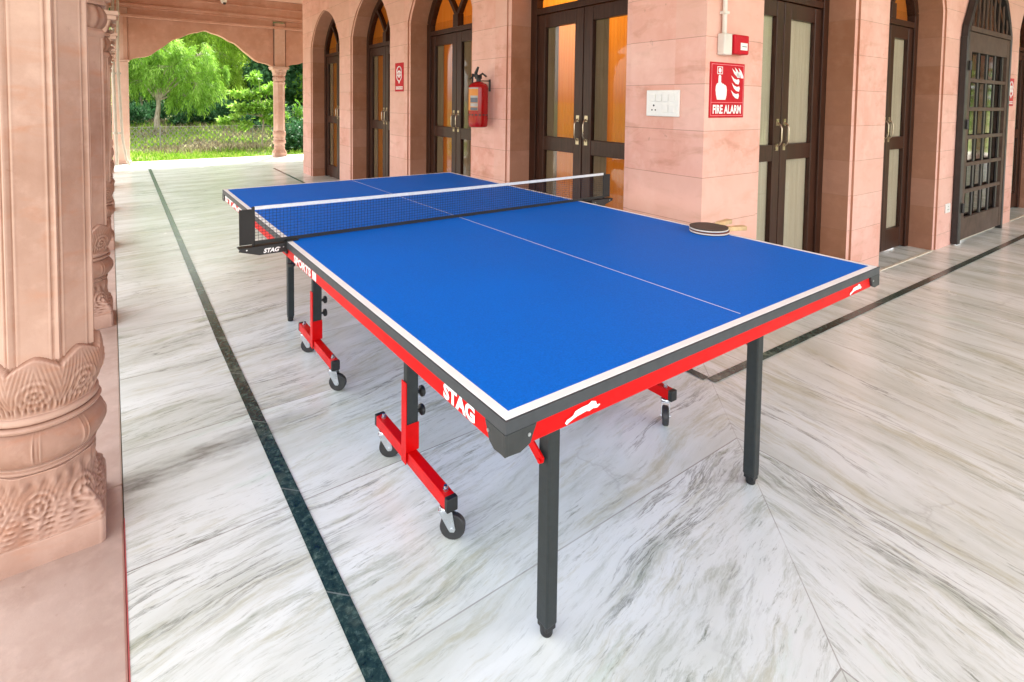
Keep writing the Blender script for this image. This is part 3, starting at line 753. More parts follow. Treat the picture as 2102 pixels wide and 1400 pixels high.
# manual call point, junction box, conduit
o, F = wl_frame(TR, .175, 1.558)
cpnt = thing('fire_alarm_call_point', 'small red fire alarm call point above the FIRE ALARM sign', 'alarm', o)
b = MB(F); b.box(0, .135, .001, .055, 0, .105); b.build('housing', 'redsign', cpnt, bevel=.008, seg=3)
b = MB(F); b.box(.050, .115, .0555, .058, .022, .062); b.build('push_plate', 'white', cpnt, bevel=.002)
b = MB(F); b.box(.062, .105, .0585, .059, .040, .044); b.build('lettering', 'greylabel', cpnt)
o, F = wl_frame(TR, .095, 1.55)
jb = thing('junction_box', 'white junction box beside the red alarm call point, conduit rising from it', 'junction box', o)
b = MB(F); b.box(0, .072, .001, .045, 0, .115); b.build('box', 'conduit', jb, bevel=.006)
b = MB(F); b.cyl((.036, .018, .112), (.036, .018, 1.86), .0125, 12); b.build('conduit_pipe', 'conduit', jb, smooth=True)
for z in (.22, .75, 1.3):
    b = MB(F); b.box(.016, .056, .001, .033, z, z+.014); b.build('clip', 'conduit', jb)
# switch plate on the left face of the corner
o, F = wl_frame(TL, .376, 1.212)
F_ = (lambda f: (lambda x, y, z: f(-x, y, z)))(F)
sw = thing('switch_plate', 'white electrical switch and socket plate on the corner pier', 'switch', o)
b = MB(F_); b.box(0, .226, .001, .014, 0, .150); b.build('plate', 'white', sw, bevel=.004, seg=3)
for i in range(4):
    b = MB(F_); b.box(.030+i*.044, .066+i*.044, .0145, .019, .085, .128); b.build('rocker_switch', 'white', sw, bevel=.002)
for i in range(2, 4):
    b = MB(F_); b.box(.030+i*.044, .066+i*.044, .0145, .019, .024, .067); b.build('rocker_switch', 'white', sw, bevel=.002)
b = MB(F_)
for (x, z, r) in ((.055, .062, .006), (.043, .036, .0045), (.067, .036, .0045)): b.cyl((x, .0142, z), (x, .0150, z), r, 10)
b.build('socket_hole', 'black', sw)
# power outlet low on the next pier
o, F = wl_frame(TR, 3.62, .315)
po = thing('power_outlet', 'small white power outlet low on the pier left of the iron grille', 'outlet', o)
b = MB(F); b.box(0, .11, .001, .012, 0, .085); b.build('plate', 'white', po, bevel=.003)
b = MB(F)
for x, z in ((.055, .058), (.043, .03), (.067, .03)): b.cyl((x, .0122, z), (x, .013, z), .0045, 8)
b.build('socket_hole', 'black', po)
# small signs
def small_sign(T, a, z, w, h, label, flip):
    o, F = wl_frame(T, a, z)
    if flip: F0 = F; F = lambda x, y, zz: F0(-x, y, zz)
    s = thing('fire_extinguisher_sign', label, 'sign', o, 'small red fire extinguisher signs on the piers')
    b = MB(F); b.box(0, w, .001, .005, 0, h); b.build('sign_panel', 'redsign', s, bevel=.0008)
    b = MB(F); cx = w/2
    ring = []
    for r, (c, q) in enumerate(((h*.70, .055), (h*.54, .055))):
        pts = [(cx+q*w/.2*math.cos(k*PI/8), .0056, c+q*math.sin(k*PI/8)) for k in range(17)]
        b.tube(pts, .006, 6)
    b.box(cx-.012, cx+.012, .0055, .0075, h*.48, h*.74)
    b.prism([(cx-.022, h*.36), (cx+.022, h*.36), (cx+.004, h*.28), (cx-.004, h*.28)], .0055, .007, 'xz')
    b.build('pictogram', 'whitelogo', s)
    tv, tf = text_mesh('FIRE EXTINGUISHER', h*.055, w*.82, .02)
    b = MB(F); b.box(w*.09, w*.91, .0052, .0056, h*.075, h*.175); b.build('caption_band', 'whitelogo', s)
    b = MB(F); b.add([(x+w*.09, .0062, y+h*.098) for x, y in tv], tf); b.build('lettering', 'redsign', s, fixn=False)
    return s
small_sign(TL, 3.99, 1.385, .225, .32, 'small red extinguisher sign on the pier between the far doors of the long wall', True)
small_sign(TR, 5.335, 1.30, .20, .30, 'small red extinguisher sign on the pier right of the iron grille', False)
# fire extinguisher
o, F = wl_frame(TL, 2.05, 1.070)
fe = thing('fire_extinguisher', 'red fire extinguisher with orange label hanging on the pier', 'fire extinguisher', o)
ey = .115
def Fx(x, y, z): return F(x, y, z)
b = MB(Fx); b.lathe([(.060, 0), (.072, .004), (.080, .018), (.082, .04), (.082, .325), (.078, .345), (.062, .362), (.038, .374), (.022, .380)], (0, ey, 0), 'z', 32)
b.build('cylinder', 'redext', fe, smooth=True)
# label wraps the front half of the cylinder
def wrap(z0, z1, a0, a1, r=.0828):
    q = MB(Fx); n = 16; vs = []
    for i in range(n+1):
        a = a0+(a1-a0)*i/n; vs += [(r*math.cos(a), ey+r*math.sin(a), z0), (r*math.cos(a), ey+r*math.sin(a), z1)]
    q.add(vs, [(2*i, 2*i+2, 2*i+3, 2*i+1) for i in range(n)]); return q
# camera looks from the -x, -y side, so the label faces out and towards local -x
a0, a1 = math.radians(40), math.radians(146)
wrap(.140, .318, math.radians(70), a1).build('label', 'orange', fe, smooth=80)
wrap(.318, .328, math.radians(70), a1, .0832).build('label_stripe', 'ltlabel', fe, smooth=80)
for (z0, z1, mt) in ((.205, .245, 'greylabel'), (.245, .262, 'ltlabel'), (.172, .200, 'ltlabel'), (.142, .166, 'greylabel')):
    wrap(z0, z1, math.radians(96), math.radians(144), .0834).build('label_panel', mt, fe, smooth=80)
wrap(.098, .110, 0, 2*PI, .0830).build('strap', 'black', fe, smooth=80)
b = MB(Fx); b.cyl((0, ey, .378), (0, ey, .41), .020, 14); b.box(-.016, .016, ey-.024, ey+.024, .40, .435)
b.build('valve', 'black', fe, bevel=.003)
b = MB(Fx); b.tube([(.0, ey-.01, .43), (-.03, ey-.02, .445), (-.07, ey-.03, .42)], .008, 8); b.tube([(.0, ey-.01, .42), (.03, ey+.03, .425), (.06, ey+.05, .40)], .007, 8)
b.tube([(.03, ey, .41), (.01, ey+.02, .45), (-.01, ey+.01, .50)], [.017, .014, .009], 8); b.build('trigger_handle', 'black', fe, smooth=True)
b = MB(Fx); b.tube([(.016, ey, .43), (.06, ey+.02, .44), (.095, ey+.0, .38), (.098, ey-.01, .25), (.092, ey, .14)], .009, 8); b.build('hose', 'black', fe, smooth=True)
b = MB(Fx); b.box(-.012, .012, .001, .006, .30, .40); b.box(-.008, .008, .006, ey-.02, .382, .390); b.build('wall_bracket', 'black', fe)
# ceiling camera
dc = thing('dome_camera', 'small white dome camera with dark lens under the ceiling near the far arcade', 'camera', (1.40, 11.55, ZC-.24))
b = MB(); b.lathe([(.085, .24), (.085, .19), (.06, .17), (.03, .165)], (0, 0, 0), 'z', 24); b.lathe([(.001, .03), (.04, .04), (.06, .075), (.065, .12), (.05, .165)], (0, 0, 0), 'z', 24)
b.build('housing', 'conduit', dc, smooth=True)
b = MB(); b.lathe([(.001, -.005), (.022, .0), (.028, .02), (.028, .04)], (.01, -.03, .01), 'z', 16); b.build('lens', 'black', dc, smooth=True)
# down pipes by the far pier
for k, (dx, lab) in enumerate(((0, 'straight grey drain pipe, left of the pair before the far corner pier'), (.075, 'grey drain pipe with a bent foot, right of the pair before the far corner pier'))):
    p = thing('drain_pipe', lab, 'pipe', (-.44+dx, 11.45, 0), 'drain pipes by the far corner pier')
    b = MB(); b.tube([(0, 0, .02), (0, 0, .10), (-.0, 0, .3), (-.03+.01*k, 0, 1.8), (-.01, 0, ZC)] if k == 0 else [(.12, -.05, .02), (.07, 0, .14), (.02, 0, .5), (-.03, 0, 1.8), (-.01, 0, ZC)], .026 if k == 0 else .022, 10)
    b.build('pipe', 'pipe', p, smooth=True)
    b = MB(); 
    for z in (.6, 1.7, 2.8): b.tube([(-.02, 0, z), (-.02, 0, z+.04)], .034, 10)
    b.build('coupling', 'pipe', p, smooth=True)

# ------------------------------------------------------------------ table tennis table
TT = thing('table_tennis_table', 'blue table tennis table with red aprons and folding wheeled undercarriage', 'table', (0, 0, 0))
for (y0, y1) in ((0, 1.368), (1.372, 2.74)):
    b = MB(); b.box(.0025, 1.5225, y0+.0025*(y0 == 0), y1-.0025*(y1 == 2.74), .7385, .7600); b.build('tabletop', 'top', TT, bevel=.0008)
    b = MB()
    ya, yb = y0, y1
    b.box(-.002, .0024, ya, yb, .7370, .7592); b.box(1.5226, 1.527, ya, yb, .7370, .7592)
    if y0 == 0: b.box(-.002, 1.527, -.003, .0024, .7370, .7592)
    else: b.box(-.002, 1.527, 2.7376, 2.743, .7370, .7592)
    b.build('edge_band', 'trim', TT, bevel=.001)
# aprons: folded red steel with a rounded lower lip
def apron(x0, x1, y0, y1):
    b = MB(); b.box(x0, x1, y0, y1, .6985, .7385); b.build('apron', 'red', TT, bevel=.004, seg=3)
apron(.004, .026, .045, 1.365); apron(1.499, 1.521, .045, 1.365); apron(.045, 1.480, .004, .026)
apron(.004, .026, 1.375, 2.695); apron(1.499, 1.521, 1.375, 2.695); apron(.045, 1.480, 2.714, 2.736)
# corner caps
def cap(cx, cy, sx, sy, lx, ly):
    """lx, ly: outward extents along each side"""
    b = MB()
    P = lambda u, v, z: (cx+sx*u, cy+sy*v, z)
    q = MB(P)
    # face on the end side (v = 0) and on the long side (u = 0), tapering like a folded corner piece
    q.prism([(-.002, .6990), (.030, .6965), (.052, .7050), (.058, .7200), (.066, .7365), (-.002, .7365)], -.003, .006, 'xz')
    q.prism([(-.003, .6990), (.030, .6965), (.044, .7050), (.050, .7200), (.058, .7365), (-.003, .7365)], -.0025, .0065, 'yz')
    q.box(-.0032, .006, -.0032, .006, .6985, .7365)
    o = q.build('corner_cap', 'capgrey', TT, bevel=.0015)
    s = MB(P); s.cyl((.052-.004, -.0045, .722), (.048, -.002, .722), .0032, 10); s.cyl((-.004, .046, .722), (-.002, .046, .722), .0032, 10)
    s.build('screw', 'zinc', o)
cap(0, 0, 1, 1, 0, 0); cap(1.525, 0, -1, 1, 0, 0); cap(0, 2.74, 1, -1, 0, 0); cap(1.525, 2.74, -1, -1, 0, 0)
# end legs
lgm = None
for i, (x, y) in enumerate(((.318, .246), (1.234, .246), (.310, 2.494), (1.234, 2.494))):
    if lgm is None:
        b = MB(); b.box(-.0175, .0175, -.02, .02, .030, .72); lgm = b.build('leg', 'dkgrey', TT, bevel=.005, seg=3, loc=(x, y, 0))
        f = MB(); f.lathe([(.013, 0), (.0155, .003), (.0165, .022), (.0165, .030)], (0, 0, 0), 'z', 20); f.box(-.0150, .0150, -.0172, .0172, .018, .034)
        f.build('foot', 'black', lgm, bevel=.002)
        f = MB(); f.cyl((.0, -.0225, .665), (0, -.019, .665), .006, 10); f.build('bolt', 'zinc', lgm)
    else:
        l2 = copy_tree(lgm, TT, (x, y, 0))
# leg cross bars and hinge brackets under the top
for yy in (.246, 2.494):
    b = MB(); b.box(.33, 1.22, yy-.012, yy+.012, .672, .696); b.build('leg_crossbar', 'dkgrey', TT, bevel=.003)
for x in (.29, 1.262):
    for yy, s in ((.246, -1), (2.494, 1)):
        b = MB(); b.box(x-.006, x+.006, min(yy, yy+s*.20)+.0, max(yy, yy+s*.20), .664, .698)
        b.box(x-.016, x+.016, min(yy, yy+s*.05), max(yy, yy+s*.05), .662, .672); b.build('hinge_bracket', 'red', TT, bevel=.003)
# flat red stays folding from the legs up to the frame
for x in (.290, 1.258):
    for ya, yb in ((.246, .62), (2.494, 2.12)):
        b = MB(); d_ = 1 if yb > ya else -1
        b.prism([(ya-.010*d_, .442), (ya, .434), (ya+.012*d_, .438), (yb+.009*d_, .674), (yb-.009*d_, .690), (ya-.012*d_, .454)], x-.0025, x+.0025, 'yz')
        b.cyl((x-.006, ya, .442), (x+.006, ya, .442), .006, 10)
        b.build('stay', 'red', TT, bevel=.0008)
# undercarriages
def caster(parent, x, y, rot):
    c, s_ = math.cos(rot), math.sin(rot)
    P = lambda u, v, z: (x+u*c-v*s_, y+u*s_+v*c, z)
    o = -.022
    w = MB(P); w.lathe([(.012, -.0115), (.034, -.0115), (.0375, -.008), (.0375, .008), (.034, .0115), (.012, .0115)], (o, 0, .0375), 'y', 32)
    w.build('wheel', 'tyre', parent, smooth=True)
    w = MB(P); w.lathe([(.004, -.0095), (.026, -.0095), (.028, -.0080), (.028, .0080), (.026, .0095), (.004, .0095)], (o, 0, .0375), 'y', 24)
    w.build('wheel_hub', 'black', parent, smooth=True)
    f = MB(P)
    for sy in (-1, 1):
        f.prism([(o-.010, .036), (o-.006, .028), (o+.006, .028), (o+.012, .036), (.019, .088), (-.022, .088)], sy*.0150-.0012, sy*.0150+.0012, 'xz'); f.cyl((o, sy*.016, .0375), (o, sy*.0195, .0375), .0055, 8)
    f.box(-.021, .019, -.0165, .0165, .0865, .0895); f.lathe([(.017, .0895), (.019, .093), (.017, .0975), (.008, .0985), (.0065, .103)], (0, 0, 0), 'z', 20)
    f.build('caster_fork', 'zinc', parent, bevel=.0008)
def undercarriage(y0, y1, yp, facing, label):
    """y0..y1 extents of the bottom beams, yp: post position; facing +1: knobs etc."""
    root = None
    b = MB(); b.box(.285, 1.265, yp-.010, yp+.012, .395, .435)
    root = b.build('undercarriage', 'dkgrey', TT, bevel=.003, label=label)
    for x, sx in ((.262, 1), (1.288, -1)):
        q = MB(); q.box(x-.0175, x+.0175, y0, y1, .103, .143); q.build('beam', 'red', root, bevel=.004, seg=3)
        for ya, yb in ((y0-.006, y0+.012), (y1-.012, y1+.006)):
            q = MB(); q.box(x-.0182, x+.0182, ya, yb, .1025, .1438); q.build('end_plug', 'black', root, bevel=.003)
        for yy in (y0+.035, y1-.035):
            q = MB(); q.lathe([(.0085, .143), (.0085, .150), (.0055, .151), (.0055, .158), (.001, .159)], (x, yy, 0), 'z', 12)
            q.build('axle_nut', 'zinc', root, smooth=True)
        # red socket: front plate full width, side plate running higher
        q = MB(); q.box(x-.022, x+.024, yp-.016, yp-.0135, .143, .235); q.box(x-.024, x-.0205, yp-.016, yp+.018, .105, .375) if sx > 0 else q.box(x+.0205, x+.024, yp-.016, yp+.018, .105, .375)
        q.build('post_socket', 'red', root, bevel=.001)
        q = MB(); q.box(x-.0195, x+.0225, yp-.0130, yp+.0130, .144, .70); q.build('post', 'dkgrey', root, bevel=.003)
        for z in (.262, .325):
            q = MB(); xx = x+.0225*1; q.lathe([(.004, 0), (.005, .008), (.012, .012), (.0175, .015), (.0180, .022), (.015, .026), (.004, .028)], (xx, yp, z), 'x', 18)
            q.build('knob', 'black', root, smooth=True)
        caster(root, x, y0+.035, math.radians(140 if sx > 0 else 40)); caster(root, x, y1-.035, math.radians(150 if sx > 0 else 70))
    q = MB(); q.box(.285, 1.265, yp-.010, yp+.012, .655, .680); q.build('crossbar', 'dkgrey', root, bevel=.003)
    return root
undercarriage(.60, 1.11, .865, 1, 'wheeled undercarriage of the near table half'); undercarriage(1.585, 2.09, 1.855, 1, 'wheeled undercarriage of the far table half')
# folding arms linking posts to the tabletop centre
b = MB(); 
for x in (.29, 1.26):
    b.box(x, x+.012, .87, 1.33, .668, .690); b.box(x, x+.012, 1.41, 1.86, .668, .690)
b.build('folding_arm', 'red', TT)
# printed marks on the aprons
def side_text(txt, ystart, width, z0, h, bold, x=.0025, name='logo'):
    tv, tf = text_mesh(txt, h, width, bold); b = MB(); b.add([(x, ystart-q, z0+r) for q, r in tv], tf); return b.build(name, 'whitelogo', TT, fixn=False)
side_text('STAG', .208, .112, .7035, .031, .05)
side_text('SPORTS III', 1.270, .255, .7040, .028, .05)
side_text('STAG', 2.690, .52, .7035, .031, .05)
def animal(dx, s=1.0):
    pts = [(0.136, 0.7081), (0.1400, 0.7034), (0.1455, 0.7058), (0.1567, 0.7092), (0.1669, 0.7113), (0.1784, 0.7121), (0.19, 0.7132), (0.1977, 0.7107), (0.2066, 0.713), (0.2187, 0.7107), (0.2265, 0.7148), (0.2247, 0.7163), (0.2173, 0.7173), (0.2147, 0.7243), (0.2032, 0.7284), (0.1973, 0.7257), (0.1940, 0.7245), (0.1809, 0.7245), (0.1694, 0.7235), (0.1609, 0.7221), (0.1560, 0.7161), (0.1487, 0.714), (0.1403, 0.7127)]
    bm = bmesh.new(); vs = [bm.verts.new((dx+(x-.136)*s, .0022, z)) for x, z in pts]; f = bm.faces.new(vs); bmesh.ops.triangulate(bm, faces=[f])
    me = bpy.data.meshes.new('logo'); bm.to_mesh(me); bm.free(); me.materials.append(M['whitelogo'])
    o = bpy.data.objects.new('logo', me); COL.objects.link(o); o.parent = TT; o['label'] = 'white leaping animal mark on the end apron'
animal(.136); animal(1.318, .95)

# ------------------------------------------------------------------ net
NT_ = thing('table_tennis_net', 'black net with white top tape and clamp posts across the blue table', 'net', (0, 1.37, .76))
b = MB(); zt, zb = .128, .010; x0, x1 = -.107, 1.688
n = int((x1-x0)/.0125); wv = .0013
for i in range(n+1):
    x = x0+(x1-x0)*i/n; b.add([(x-wv/2, 0, zb), (x+wv/2, 0, zb), (x+wv/2, 0, zt), (x-wv/2, 0, zt)], [(0, 1, 2, 3)])
for k in range(11):
    z = zb+(zt-zb)*k/11+.003; b.add([(x0, .0004, z-wv/2), (x1, .0004, z-wv/2), (x1, .0004, z+wv/2), (x0, .0004, z+wv/2)], [(0, 1, 2, 3)])
b.build('mesh', plain('navy_net_cord', (.012, .014, .03), .7), NT_, fixn=False)
def tape(z0, z1, mat, name, sag=0.004):
    b = MB(); n = 24; vs = []
    for i in range(n+1):
        u = i/n; x = x0+(x1-x0)*u; s = -sag*math.sin(PI*u)
        vs += [(x, -.0022, z0+s), (x, -.0022, z1+s), (x, .0022, z1+s), (x, .0022, z0+s)]
    fs = []
    for i in range(n):
        for j in range(4): fs.append((4*i+j, 4*i+4+j, 4*i+4+(j+1) % 4, 4*i+(j+1) % 4))
    fs += [(0, 1, 2, 3), (4*n+3, 4*n+2, 4*n+1, 4*n)]
    b.add(vs, fs).build(name, mat, NT_)
M['tapewhite'] = plain('grey_white_tape', (.62, .63, .66), .7, 0, .08, 60)
tape(.1275, .1400, 'tapewhite', 'top_tape'); tape(.0015, .0145, 'black', 'bottom_tape', 0)
for sx, xp in ((1, -.1085), (-1, 1.6895)):
    P = (lambda xp, sx: (lambda u, v, z: (xp-sx*u, v, z)))(xp, sx)   # u grows outwards from the table
    b = MB(P); b.box(0, .050, -.0035, .0035, .004, .131); b.cyl((.003, 0, -.01), (.003, 0, .139), .0055, 12); b.build('net_sleeve', plain('black_net_fabric', (.016, .014, .013), .75), NT_, bevel=.001)
    b = MB(P); b.prism([(.052, -.004), (-.104, -.004), (-.104, -.034), (-.012, -.034), (.035, -.020), (.056, -.014)], -.022, -.017, 'xz')
    b.box(-.104, .056, -.022, .016, -.0055, -.002); b.box(-.150, -.104, -.022, .022, .0015, .0055); b.box(-.109, -.104, -.022, .022, -.036, .0055); b.box(-.150, -.104, -.020, .020, -.064+.02, -.036)
    br = b.build('clamp_bracket', 'black', NT_, bevel=.001)
    b = MB(P); b.cyl((-.128, 0, -.095), (-.128, 0, -.036), .004, 10); b.lathe([(.004, -.10), (.014, -.098), (.014, -.088), (.004, -.086)], (-.128, 0, 0), 'z', 16); b.build('clamp_screw', 'black', br, smooth=True)
    if sx > 0:
        tv, tf = text_mesh('STAG', .0165, .052, .04); b = MB(); b.add([(-.083+q+r*.25, -.0226, -.0285+r) for q, r in tv], tf); b.build('lettering', 'whitelogo', br, fixn=False)
    b = MB(P); 
    for u in (-.062-.02, -.095): b.cyl((u, -.0235, -.015), (u, -.0215, -.015), .0022, 8)
    b.cyl((.03, -.0235, -.010), (.03, -.0215, -.010), .003, 8)
    b.build('rivet', 'zinc', br)
# ------------------------------------------------------------------ bats
def bat(z, rot, top, label, cx, cy, body):
    t = thing('table_tennis_bat', label, 'bat', (cx, cy, z), 'bats stacked on the table', rot)
    def outline(r, n=40):
        pts = []
        for i in range(n+1):
            a = math.radians(28)+(2*PI-math.radians(56))*i/n
            pts.append((r*1.02*math.cos(a), r*.97*math.sin(a)))
        pts += [(r+.012, -.020), (r+.012, .020)]
        return pts
    b = MB(); b.prism(outline(.0765), 0.0025, .0085, 'xy'); b.build('blade', 'ply', t, bevel=.0006)
    b = MB(); b.prism(outline(.0772)[:41], .0036, .0076, 'xy'); b.build('edge_tape', 'edgetape', t)
    b = MB(); b.prism(outline(.0762)[:41], .0087, .0120, 'xy'); b.build('rubber', top, t)
    b = MB(); b.prism(outline(.0760)[:41], .0001, .0017, 'xy'); b.build('rubber', body, t)
    b = MB(); b.prism([(.072, -.011), (.10, -.013), (.150, -.0135), (.172, -.016), (.176, 0), (.172, .016), (.150, .0135), (.10, .013), (.072, .011)], -.0015+.002, .0185, 'xy')
    b.build('handle', 'ply', t, bevel=.003, seg=3)
bat(.7602, math.radians(-20), 'batred', 'lower table tennis bat of the two stacked near the right edge', 1.478, .584, 'batrubber')
bat(.7725, math.radians(5), 'batrubber', 'upper table tennis bat, black rubber face up, on top of the other', 1.476, .586, 'batrubber')

# ------------------------------------------------------------------ greenery beyond the far arcade
def leaf_mesh(name, P, D, L, Wd, tone, mat, parent=None):
    """P positions, D leaf directions, L lengths, Wd widths (arrays): one quad per leaf"""
    n = len(P); side = np.cross(D, rng.normal(size=(n, 3))); side /= np.linalg.norm(side, axis=1)[:, None]+1e-9
    A = P-side*(Wd*.15)[:, None]; B = P+D*(L*.5)[:, None]-side*(Wd*.5)[:, None]; Cc = P+D*L[:, None]; E = P+D*(L*.5)[:, None]+side*(Wd*.5)[:, None]
    V = np.stack([A, B, Cc, E], 1).reshape(-1, 3)
    me = bpy.data.meshes.new(name); me.vertices.add(4*n); me.vertices.foreach_set('co', V.astype(np.float32).ravel())
    me.loops.add(4*n); me.loops.foreach_set('vertex_index', np.arange(4*n, dtype=np.int32)); me.polygons.add(n)
    me.polygons.foreach_set('loop_start', np.arange(0, 4*n, 4, dtype=np.int32)); me.polygons.foreach_set('loop_total', np.full(n, 4, dtype=np.int32))
    me.update(calc_edges=True); at = me.attributes.new('tone', 'FLOAT', 'POINT'); at.data.foreach_set('value', np.repeat(np.clip(tone, 0, 1), 4).astype(np.float32))
    me.materials.append(M[mat]); o = bpy.data.objects.new(name, me); COL.objects.link(o)
    if parent: o.parent = parent
    return o
def unit(v): return v/(np.linalg.norm(v, axis=1)[:, None]+1e-9)
def tree(name, label, base, height, blobs, nleaf, leaf, mat, trunk_r, droop=0., group=None, trunk_h=None, lean=(0, 0)):
    """blobs: (cx, cy, cz, rx, ry, rz) relative to the base; leaves gather in tufts on the twigs of each blob"""
    t = thing(name, label, 'tree', base, group)
    th = trunk_h or height*.5
    tb = MB(); top = Vector((lean[0], lean[1], th))
    tb.tube([(0, 0, -.1), (lean[0]*.2, lean[1]*.2, th*.35), (lean[0]*.6+.04, lean[1]*.6, th*.7), tuple(top)], [trunk_r*1.25, trunk_r, trunk_r*.85, trunk_r*.7], 10)
    Ps = []; Ds = []; Tn = []
    tot = sum(b_[3]*b_[4]*b_[5] for b_ in blobs)**1.0
    for (cx, cy, cz, rx, ry, rz) in blobs:
        c = Vector((cx, cy, cz)); mid = top.lerp(c, .5)+Vector((0, 0, .1*height*random.random()))
        tb.tube([tuple(top*.85), tuple(mid), tuple(c)], [trunk_r*.5, trunk_r*.3, trunk_r*.1], 6)
        k = max(30, int(nleaf*(rx*ry*rz)/tot)); nt = max(6, k//70)
        u = unit(rng.normal(size=(nt, 3))); rr = rng.uniform(.35, 1.0, nt)**.6
        tc = np.array([cx, cy, cz])+u*rr[:, None]*np.array([rx, ry, rz])
        for q in range(nt//3): tb.tube([tuple(c), tuple(tc[q])], [trunk_r*.12, trunk_r*.04], 4, False)
        idx = rng.integers(0, nt, k)
        sp = rng.normal(size=(k, 3))*np.array([rx, ry, rz])*.20
        if droop:
            s = rng.uniform(0, 1, k); out = u[idx]*np.array([1, 1, .2]); p = tc[idx]+sp*.45+out*(s*.35*rx)[:, None]; p[:, 2] -= (s**1.7)*droop
            d = unit(out*.6+np.array([0, 0, -1.0])*(.4+1.2*s)[:, None]+rng.normal(size=(k, 3))*.35)
        else:
            p = tc[idx]+sp; d = unit(rng.normal(size=(k, 3))+np.array([0, 0, -.25]))
        Ps.append(p); Ds.append(d); Tn.append(rng.uniform(0, 1, k)*.35+rng.uniform(0, 1, nt)[idx]*.65)
    tb.build('trunk', 'bark', t, smooth=True)
    P = np.concatenate(Ps); D = np.concatenate(Ds); n = len(P)
    L = leaf[0]*rng.uniform(.6, 1.3, n); Wd = leaf[1]*rng.uniform(.7, 1.2, n)
    leaf_mesh('crown', P, D, L, Wd, np.concatenate(Tn), mat, t)
    return t
G = gz
tree('feathery_tree', 'light green feathery tree with pale trunk left of centre under the arch', (.8, 21.6, G(.8, 21.6)), 4.5,
     [(-.2, 0, 1.9, .75, .6, .5), (.5, -.1, 2.3, .9, .7, .55), (-.55, 0, 2.6, .6, .6, .5), (1.2, -.3, 1.7, .75, .6, .6), (.1, 0, 3.0, .9, .7, .45), (1.3, -.3, 2.7, .7, .6, .5), (.9, -.2, 1.25, .6, .5, .45), (-.9, .1, 1.8, .4, .4, .6), (-1.1, 0, 3.3, .5, .5, .35), (1.9, -.4, 2.2, .4, .4, .3)],
     24000, (.17, .022), 'leaf_light', .085, .42, None, 1.25, (.05, 0))
tree('feathery_tree', 'tall yellow-green feathery tree behind, rising to the top of the arch', (2.9, 25.4, G(2.9, 25.4)), 6,
     [(0, 0, 3.2, 1.4, .9, .9), (.4, 0, 4.3, 1.3, .9, .8), (-1.2, 0, 3.6, 1.1, .8, .8), (-.3, -.2, 2.0, 1.5, .8, .7), (1.1, 0, 2.6, .8, .7, .8), (-1.6, 0, 4.6, 1.0, .8, .6), (.3, 0, 5.2, 1.1, .8, .6)],
     30000, (.20, .03), 'leaf_yel', .12, .5, None, 2.2)
tree('broadleaf_sapling', 'young broad-leaved tree with thin stem beside the far column', (3.36, 17.3, G(3.36, 17.3)), 2.4,
     [(0, 0, 1.35, .50, .4, .22), (-.55, .1, 1.25, .40, .3, .14), (-.40, 0, 1.80, .45, .3, .16), (.3, 0, 1.95, .40, .3, .18), (-.85, .1, .95, .30, .2, .12), (.30, 0, 1.0, .40, .3, .16), (-.1, 0, 2.25, .3, .3, .14), (-.45, 0, .75, .3, .2, .1)],
     2700, (.16, .075), 'leaf_light', .03, 0, None, 1.2)
dk = [('dense dark green tree at the upper right of the arch', (5.75, 24.8), [(0, 0, 3.2, 1.1, .9, .9), (.6, 0, 4.4, 1.2, .9, .8), (-.5, 0, 2.2, 1.0, .8, .8), (.9, 0, 2.3, 1.0, .8, .9), (.2, 0, 5.4, 1.0, .9, .7)], 'leaf_dark', 16000),
      ('dark green tree at the left edge of the arch opening', (.1, 29.5), [(0, 0, 1.8, 1.5, 1.0, 1.0), (-1.4, 0, 2.6, 1.3, 1, 1.2), (.8, 0, 3.0, 1.3, 1.0, 1.1), (-.4, 0, 4.2, 1.5, 1, 1.0)], 'leaf_dark', 16000),
      ('bushy mid-green tree deep behind the feathery trees', (3.0, 32.5), [(0, 0, 2.2, 2.2, 1.0, 1.4), (1.8, 0, 3.6, 1.6, 1, 1.3), (-1.6, 0, 4.0, 1.8, 1, 1.3), (.6, 0, 5.6, 1.8, 1, 1.2), (-2.6, 0, 5.6, 1.6, 1, 1.2)], 'leaf_mid', 20000),
      ('bright green tree seen between the far column and the wall', (7.3, 24.6), [(0, 0, 1.7, .9, .8, .8), (.3, 0, 2.9, 1.0, .8, .8), (-.4, 0, 3.9, .9, .8, .7), (.9, 0, 1.2, .8, .7, .6)], 'leaf_mid', 14000),
      ('tall dark tree behind the right end of the arcade', (9.8, 29.5), [(0, 0, 2.2, 1.8, 1, 1.5), (1.0, 0, 4.2, 1.6, 1, 1.4), (-1.4, 0, 5.2, 1.5, 1, 1.3)], 'leaf_dark', 13000),
      ('mid-green tree beyond the left columns', (-3.4, 27.0), [(0, 0, 2.2, 1.8, 1, 1.5), (1.0, 0, 4.2, 1.6, 1, 1.4), (-1.4, 0, 4.2, 1.5, 1, 1.3)], 'leaf_mid', 9000)]
for lab, (x, y), bl, mt, n in dk:
    tree('bushy_tree', lab, (x, y, G(x, y)), 5, bl, n, (.20, .11), mt, .13, 0, 'background trees beyond the fence', 1.6)
